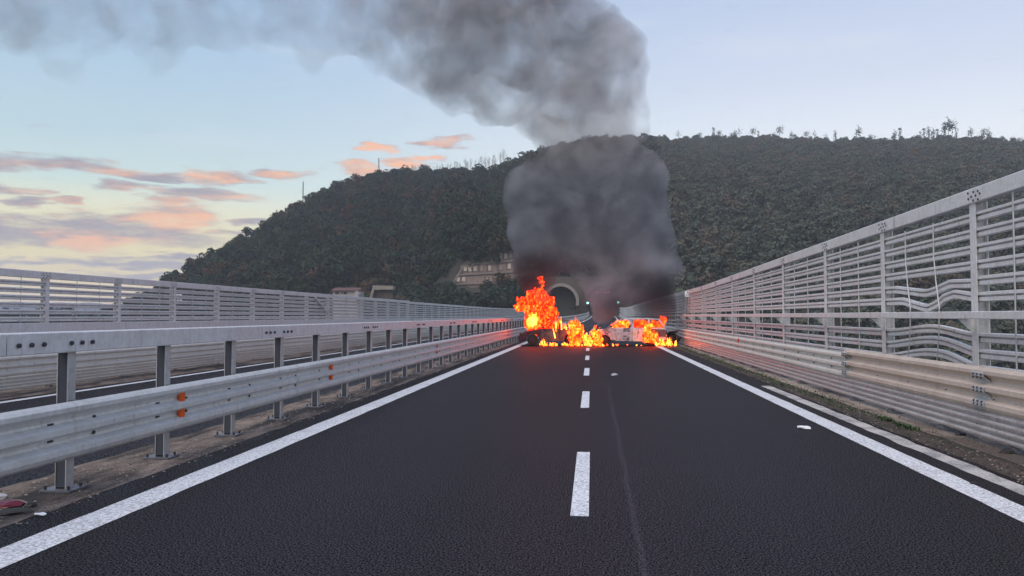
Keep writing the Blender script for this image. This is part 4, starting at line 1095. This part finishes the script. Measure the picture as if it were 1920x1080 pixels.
# left hatchback
P1 = dict(w=1.62, xf=-1.03, xr=1.05, r=.30, front=[(-1.68, .20), (-1.40, .20)], rear=[(1.50, .24), (1.70, .28), (1.76, .60), (1.70, .86), (1.62, .93), (-.62, .92), (-1.05, .86), (-1.45, .76), (-1.70, .60), (-1.75, .38)],
          roof=(-.10, 1.25, 1.37), abase=(-.66, .92), dbase=(1.62, .92), pillars=[(.42, .10)], seats=[-.1, .85],
          panels=[('front_door', [(-.60, .26), (.42, .26), (.42, .90), (-.52, .90)], 'burnt_dark'), ('rear_panel', [(.45, .26), (.66, .26), (.72, .55), (.95, .74), (1.35, .70), (1.6, .86), (.45, .90)], 'burnt_dark'), ('front_wing', [(-1.42, .66), (-.63, .70), (-.63, .88), (-1.1, .82)], 'burnt_maroon')],
          frontx=-1.74, rearx=1.75, hood=[(-1.62, .68), (-1.05, .87), (-.66, .93)])
P1['front'] = [(-1.68, .20)]
car1 = car('burning_hatchback', 'small dark maroon hatchback on fire, engulfed in flames against the left barrier', gx(1034, CY), CY, P1, dict(body='burnt_maroon', roof='burnt_dark', pillar='soot', bumper='burnt_maroon', hood='burnt_maroon'), radians(4))
# right estate
P2 = dict(w=1.72, xf=-1.36, xr=1.08, r=.27, front=[(-1.80, .24)], rear=[(1.50, .26), (1.86, .30), (1.93, .62), (1.88, .92), (1.80, .98), (-1.15, .97), (-1.55, .90), (-1.86, .74), (-1.92, .44)],
          roof=(-.46, 1.55, 1.50), abase=(-1.20, .97), dbase=(1.84, .97), pillars=[(.10, .14), (.96, .10)], seats=[-.3, .7], lean=.02,
          panels=[('front_wing', [(-1.84, .60), (-1.55, .62), (-1.30, .74), (-1.0, .72), (-.84, .60), (-.80, .90), (-1.2, .93), (-1.82, .76)], 'burnt_grey'), ('front_door', [(-.78, .28), (.08, .26), (.10, .94), (-.76, .94)], 'burnt_grey'), ('rear_door', [(.12, .26), (.68, .26), (.76, .55), (.96, .70), (.97, .94), (.13, .94)], 'burnt_white'), ('rear_panel', [(1.0, .72), (1.3, .68), (1.46, .50), (1.86, .50), (1.86, .88), (1.0, .94)], 'burnt_dark')],
          frontx=-1.92, rearx=1.93, hood=[(-1.82, .78), (-1.55, .91), (-1.20, .98)])
car2 = car('burning_estate_car', 'burnt-out pale grey estate car with glowing windows standing across the right lane', gx(1182, CY), CY, P2, dict(body='burnt_grey', roof='burnt_grey', pillar='burnt_grey', bumper='burnt_grey', hood='burnt_dark'), radians(-3))
# charred heap behind the estate
bm = bmesh.new()
hp = thing('charred_wreckage', (gx(1255, CY), CY-.2, 0), 'charred black wreckage heap at the tail of the estate car by the right guard rail', 'wreckage')
rr = random.Random(4)
for k in range(10):
    mb = MB(); c = Vector((rr.uniform(-.35, .35), rr.uniform(-.3, .3), rr.uniform(.15, 1.0)))
    pts = [c+Vector((rr.uniform(-.35, .35), rr.uniform(-.1, .1), rr.uniform(-.3, .3))) for _ in range(4)]
    mb.prism(pts, (rr.uniform(-.2, .2), rr.uniform(.1, .4), rr.uniform(-.1, .1))); o = link('bent_panel', mb.mesh('bent_panel', 'soot' if k % 3 else 'burnt_dark'), hp, (0, 0, 0), wp=False)

# ------------------------------------------------------------------ flames
def tongue(mb, base, h, w_, rr, lean=(0, 0), seg=7, rings=9):
    b = len(mb.v); ph = rr.random()*9
    for i in range(rings):
        t = i/(rings-1); rad = w_*(sin(pi*min(1, t*.8+.22))**.8)*(1-t)**.55*(1+.25*sin(t*9+ph)); rad = max(rad, .008)
        ox = lean[0]*t*h+w_*.45*sin(t*5+ph)*t; oy = lean[1]*t*h+w_*.3*cos(t*4+ph)*t
        for k in range(seg):
            a = 2*pi*k/seg+t; q = 1+.3*mnoise.noise(Vector((k*1.3, t*5, ph)))
            mb.v.append((base[0]+ox+rad*q*cos(a), base[1]+oy+rad*q*sin(a)*.7, base[2]+h*t))
    for i in range(rings-1):
        for k in range(seg):
            q = (k+1) % seg; mb.f.append((b+i*seg+k, b+i*seg+q, b+(i+1)*seg+q, b+(i+1)*seg+k))
    mb.f.append(tuple(b+k for k in range(seg))); mb.f.append(tuple(b+(rings-1)*seg+k for k in range(seg)))
def flame_mass(name, label, blobs, m, voxel=.10, disp=.22, dscale=.55, seed=0, tongues=()):
    """blobs: (px, py, radius_px, Y). lumpy union; tongues: px, py_base, h_px, w_px, Y, lean"""
    bm = bmesh.new()
    for (px, py, r, Y) in blobs:
        c = at(px, py, Y); R_ = r/1450*Y
        q = bmesh.ops.create_icosphere(bm, subdivisions=2, radius=1, matrix=Matrix.Translation(c) @ Matrix.Diagonal((R_, R_*.8, R_*1.05, 1)))
    me = bpy.data.meshes.new(name); bm.to_mesh(me); bm.free()
    rr = random.Random(seed); mb = MB()
    for (px, py, hp_, wp_, Y, ln) in tongues:
        c = at(px, py, Y); tongue(mb, c, hp_/1450*Y, wp_/1450*Y, rr, (ln, 0), 8, 10)
    if mb.v:
        me2 = bpy.data.meshes.new('tmp'); me2.from_pydata(mb.v, [], mb.f); bm = bmesh.new(); bm.from_mesh(me); bm.from_mesh(me2); bmesh.ops.recalc_face_normals(bm, faces=bm.faces); bm.to_mesh(me); bm.free()
    me.materials.append(m); me.shade_smooth()
    o = link(name, me); tag(o, label, 'flames', 'flames on and around the cars')
    if blobs: md = o.modifiers.new('r', 'REMESH'); md.mode = 'VOXEL'; md.voxel_size = voxel; md.use_smooth_shade = True
    tx = bpy.data.textures.new(name, 'CLOUDS'); tx.noise_scale = dscale; tx.noise_depth = 3
    md = o.modifiers.new('d', 'DISPLACE'); md.texture = tx; md.strength = disp; md.mid_level = .5; md.texture_coords = 'GLOBAL'
    return o
YF = 42.3
m1 = mk_flame('flame_big', at(998, 602, YF-.5), 4.2, 1.0, .58, .35)
flame_mass('flame', 'huge orange fireball with a yellow core rising from the left car bonnet', [(985, 572, 15, YF), (1003, 562, 19, YF), (1022, 572, 18, YF), (1030, 590, 17, YF), (1008, 588, 24, YF), (1000, 604, 17, YF), (1024, 604, 15, YF), (1012, 549, 9, YF), (1016, 528, 4, YF), (1015, 522, 4.5, YF), (1017, 536, 3.2, YF), (1014, 543, 3.5, YF), (1040, 612, 10, YF), (1012, 614, 13, YF-.3), (998, 616, 10, YF-.4), (1028, 616, 8, YF-.3)],
           m1, .05, .50, .24, 1, [(975, 572, 20, 6, YF, -.25), (972, 582, 12, 6, YF, -.5), (1032, 580, 26, 7, YF, -.2), (1040, 600, 26, 6, YF, -.1), (990, 560, 18, 6, YF, 0), (1000, 556, 22, 6, YF, .1)])
m2 = mk_flame('flame_mid', None, 4.6, .35, 1, .55)
m3 = mk_flame('flame_low', None, 5.5, -.55, 1, .5)
m4 = mk_flame('flame_red', None, 2.5, 1.05, 1, .3)
rr = random.Random(9)
def tl(px0, px1, pyb, h0, h1, w_, n, Y, seed, ln=.1):
    q = random.Random(seed); return [(q.uniform(px0, px1), pyb+q.uniform(-2, 1), q.uniform(h0, h1), w_*q.uniform(.6, 1.3), Y+q.uniform(-.25, .25), q.uniform(-ln, ln)) for _ in range(n)]
YN = 41.4
flame_mass('flame', 'tall column of orange flame at the tail of the left car', [(1074, 634, 10, YN), (1084, 632, 10, YN), (1078, 620, 9, YN), (1072, 610, 7, YN), (1086, 615, 8, YN), (1080, 604, 5, YN)], m2, .04, .30, .20, 2, tl(1069, 1092, 646, 30, 50, 4.5, 16, YN, 1)+[(1072, 640, 45, 4, YN, 0), (1086, 640, 42, 5, YN, 0), (1078, 640, 46, 4, YN, 0)])
flame_mass('flame', 'small pointed yellow-orange flame on the asphalt in the middle between the two cars', [(1100, 640, 7, YN), (1104, 644, 6, YN), (1098, 632, 4, YN)], m3, .04, .2, .2, 3, tl(1093, 1108, 647, 10, 30, 3.6, 10, YN, 2))
flame_mass('flame', 'red-orange flame licking the front of the right car', [(1118, 636, 9, YN), (1114, 625, 7, YN), (1124, 638, 7, YN)], m2, .04, .26, .20, 4, tl(1108, 1130, 647, 12, 36, 4.5, 14, YN, 3)+[(1117, 645, 42, 5, YN, 0)])
flame_mass('flame', 'orange flames around the rear wheel and rear door of the right car', [(1215, 626, 8, YN), (1219, 612, 6, YN), (1226, 630, 7, YN), (1210, 636, 6, YN)], m2, .04, .26, .20, 5, tl(1208, 1220, 642, 22, 46, 3.6, 9, YN, 4)+tl(1212, 1232, 643, 15, 38, 3, 9, YN, 5))
flame_mass('flame', 'red flame ball above the tail of the right car', [(1240, 606, 8, YF), (1244, 600, 6, YF), (1236, 612, 6, YF), (1226, 608, 7, YF)], m4, .06, .18, .3, 6, [(1241, 608, 20, 6, YF, 0), (1224, 614, 18, 4, YF, 0)])
flame_mass('flame', 'low yellow-orange ground flames under the tail wreckage of the right car', [], m3, .04, .06, .15, 7, tl(1228, 1266, 648, 4, 15, 2.6, 22, YN, 6, .5))
flame_mass('flame', 'small bright flame on the ground in front of the left car sill', [], m3, .04, .06, .15, 8, tl(1013, 1028, 648, 4, 14, 2.4, 8, YN, 7, .4)+tl(1030, 1058, 648, 3, 7, 2.6, 12, YN, 8, .6))
flame_mass('flame', 'thin tongues of flame climbing the rear pillar of the left car', [], m3, .035, .05, .15, 9, [(1043, 622, 28, 1.6, YN, -.05), (1046, 612, 18, 1.4, YN, .1), (1053, 618, 24, 1.7, YN, -.04), (1041, 634, 22, 1.4, YN, -.2), (1058, 616, 10, 1.5, YN, 0), (1050, 606, 12, 1.3, YN, .2), (1062, 618, 14, 1.5, YN, -.1)])
flame_mass('flame', 'orange fire filling the cabin of the left car', [(1035, 612, 9, CY), (1044, 614, 8, CY), (1026, 612, 7, CY)], m2, .05, .1, .3, 10, [])
flame_mass('flame', 'glowing orange fire behind the front window of the right car', [(1160, 609, 9, CY), (1172, 608, 9, CY), (1150, 612, 6, CY)], m2, .06, .1, .3, 11, [])
flame_mass('flame', 'deep red glow behind the rear side window of the right car', [(1195, 608, 9, CY), (1206, 608, 8, CY)], m4, .06, .1, .3, 12, [])
flame_mass('flame', 'thin line of fire burning along the ground between the cars', [], m3, .04, .05, .15, 13, tl(1060, 1140, 648, 2.5, 6, 2.4, 26, YN-.1, 12, .6)+tl(1140, 1205, 648, 1.5, 3, 1.5, 10, YN-.1, 13, .6))

# ------------------------------------------------------------------ smoke
m, t, o_ = mat('smoke'); P = geo(t)
sep = t.new('ShaderNodeSeparateXYZ'); t.l.new(P, sep.inputs[0])
wv = t.vm('ADD', P, t.vm('SCALE', t.noisec(P, .28, 2))); wv.node.inputs[1].links[0].from_node.inputs['Scale'].default_value = 3.0
n1 = t.noise(wv, .34, 6, .66)
zz = sep.outputs[2]
up = t.mr(zz, 8.5, 13.0, 0, 1, True)                 # 0 = lower dense column, 1 = upper
lf = t.mr(sep.outputs[0], -20, -6, 1, 0, True)       # drifting to the left
# threshold rises with height and to the left
th = t.m('ADD', t.m('ADD', .22, t.m('MULTIPLY', up, .09)), t.m('MULTIPLY', lf, .06))
cov = t.mr(t.m('SUBTRACT', n1, th), 0, .26, 0, 1, True)
den = t.m('ADD', .60, t.m('MULTIPLY', up, -.20)); den = t.m('ADD', den, t.m('MULTIPLY', lf, -.30))
c0 = at(1240, 560, 42.6); den = t.m('ADD', den, t.mr(t.vm('DISTANCE', P, tuple(c0)), 0, 2.0, .9, 0, True))
c1 = at(1003, 505, 42.5); den = t.m('ADD', den, t.mr(t.vm('DISTANCE', P, tuple(c1)), 0, 2.6, 1.1, 0, True))
den = t.m('ADD', den, t.mr(t.vm('DISTANCE', P, tuple(at(1132, 568, 43.3))), 0, 2.0, .5, 0, True))
den = t.m('MULTIPLY', den, cov)
pv = t.new('ShaderNodeVolumePrincipled'); pv.inputs['Color'].default_value = (.40, .38, .40, 1); t.l.new(den, pv.inputs['Density']); pv.inputs['Anisotropy'].default_value = .1
soot = t.mr(t.noise(wv, .55, 5, .62), .38, .62, 0, 1, True)
base_c = t.mix(up, t.mix(soot, (.26, .27, .30, 1), (.54, .555, .60, 1)), t.mix(soot, (.24, .215, .215, 1), (.66, .61, .60, 1)))
dk = t.mr(t.vm('DISTANCE', P, tuple(at(1000, 520, 42.6))), .6, 2.6, 1, 0, True); dk2 = t.mr(t.vm('DISTANCE', P, tuple(at(1240, 565, 42.7))), .5, 2.3, 1, 0, True)
base_c = t.mix(t.m('MAXIMUM', dk, dk2), base_c, (.13, .105, .12, 1))
t.l.new(base_c, pv.inputs['Color'])
t.l.new(pv.outputs[0], o_.inputs['Volume'])
try: m.cycles.volume_step_rate = .12
except Exception: pass
SB = [(1008, 545, 26, 42.4), (1002, 520, 40, 42.5), (1000, 490, 42, 42.8), (1008, 462, 44, 43), (995, 430, 48, 43.2), (985, 385, 46, 43.5), (985, 345, 44, 43.8), (1035, 320, 48, 44), (1040, 390, 62, 44), (1100, 325, 62, 44.5), (1110, 400, 66, 44), (1170, 325, 60, 44.5),
      (1205, 320, 44, 44), (1185, 390, 60, 44), (1195, 455, 62, 43.5), (1205, 510, 56, 43), (1218, 555, 42, 42.7), (1228, 590, 28, 42.6), (1128, 545, 40, 43.6), (1135, 575, 30, 43.4), (1150, 470, 48, 43.6), (1145, 530, 36, 43.2), (1125, 585, 16, 42.6), (1120, 605, 10, 42.4), (1070, 440, 46, 43.5), (1088, 492, 34, 43.6), (1062, 486, 30, 43.4), (1092, 525, 20, 43.6), (1130, 560, 24, 43),
      (1045, 258, 52, 45), (1000, 215, 40, 46), (930, 190, 55, 47), (860, 160, 60, 48), (1010, 170, 60, 46.5), (800, 130, 60, 48.5), (740, 90, 60, 49), (1195, 205, 32, 46), (1200, 120, 26, 46), (1110, 245, 64, 45.5), (1168, 240, 52, 45.5), (1165, 175, 50, 46), (1165, 110, 50, 46), (1095, 170, 80, 46.5), (1045, 120, 80, 47), (970, 90, 85, 47.5), (880, 70, 85, 48), (1010, 20, 95, 47.5), (1085, 30, 70, 47), (1120, 60, 60, 46.5), (905, -20, 95, 48), (810, 50, 75, 48.5), (770, -20, 85, 49), (700, 25, 78, 49.5), (930, 150, 40, 47.5),
      (620, 30, 85, 50), (580, 110, 35, 50), (520, 10, 80, 50.5), (440, 20, 85, 51), (350, 10, 85, 51), (260, 20, 85, 51.5), (170, 20, 90, 52), (80, 20, 95, 52), (-10, 20, 95, 52.5), (-90, 20, 95, 53), (300, 90, 50, 51), (120, 110, 50, 52),
      (900, -110, 90, 49), (1000, -90, 85, 48.5), (780, -110, 90, 50), (640, -60, 90, 50), (500, -70, 90, 51), (340, -70, 90, 52), (180, -70, 90, 52), (20, -70, 90, 53), (-100, -70, 90, 53)]
bm = bmesh.new()
for (px, py, r, Y) in SB:
    c = at(px, py, Y); R_ = r/1450*Y
    bmesh.ops.create_icosphere(bm, subdivisions=3, radius=1, matrix=Matrix.Translation(c) @ Matrix.Diagonal((R_, R_*1.0, R_, 1)))
me = bpy.data.meshes.new('smoke_plume'); bm.to_mesh(me); bm.free(); me.materials.append(m)
so = link('smoke_plume', me); tag(so, 'thick grey-black smoke plume rising from the burning cars and drifting left', 'smoke', None, 'stuff')
md = so.modifiers.new('r', 'REMESH'); md.mode = 'VOXEL'; md.voxel_size = .32
tx = bpy.data.textures.new('puffs', 'CLOUDS'); tx.noise_scale = 2.2; tx.noise_depth = 3
md = so.modifiers.new('d', 'DISPLACE'); md.texture = tx; md.strength = 2.4; md.mid_level = .5; md.texture_coords = 'GLOBAL'
tx = bpy.data.textures.new('small_puffs', 'CLOUDS'); tx.noise_scale = .75; tx.noise_depth = 2
md = so.modifiers.new('d2', 'DISPLACE'); md.texture = tx; md.strength = .5; md.mid_level = .5; md.texture_coords = 'GLOBAL'
md = so.modifiers.new('r2', 'REMESH'); md.mode = 'VOXEL'; md.voxel_size = .34

# ------------------------------------------------------------------ haze
HAZE = 0.00028
if HAZE > 0:
    m, t, o_ = mat('haze'); pv = t.new('ShaderNodeVolumePrincipled'); pv.inputs['Color'].default_value = (.86, .90, 1, 1); pv.inputs['Density'].default_value = HAZE
    t.l.new(pv.outputs[0], o_.inputs['Volume'])
    mb = MB().box(-2800, 2800, -2800, 2800, ZV-3, 195)
    hz = link('haze', mb.mesh('haze', m)); tag(hz, 'thin evening haze', 'haze', None, 'stuff')
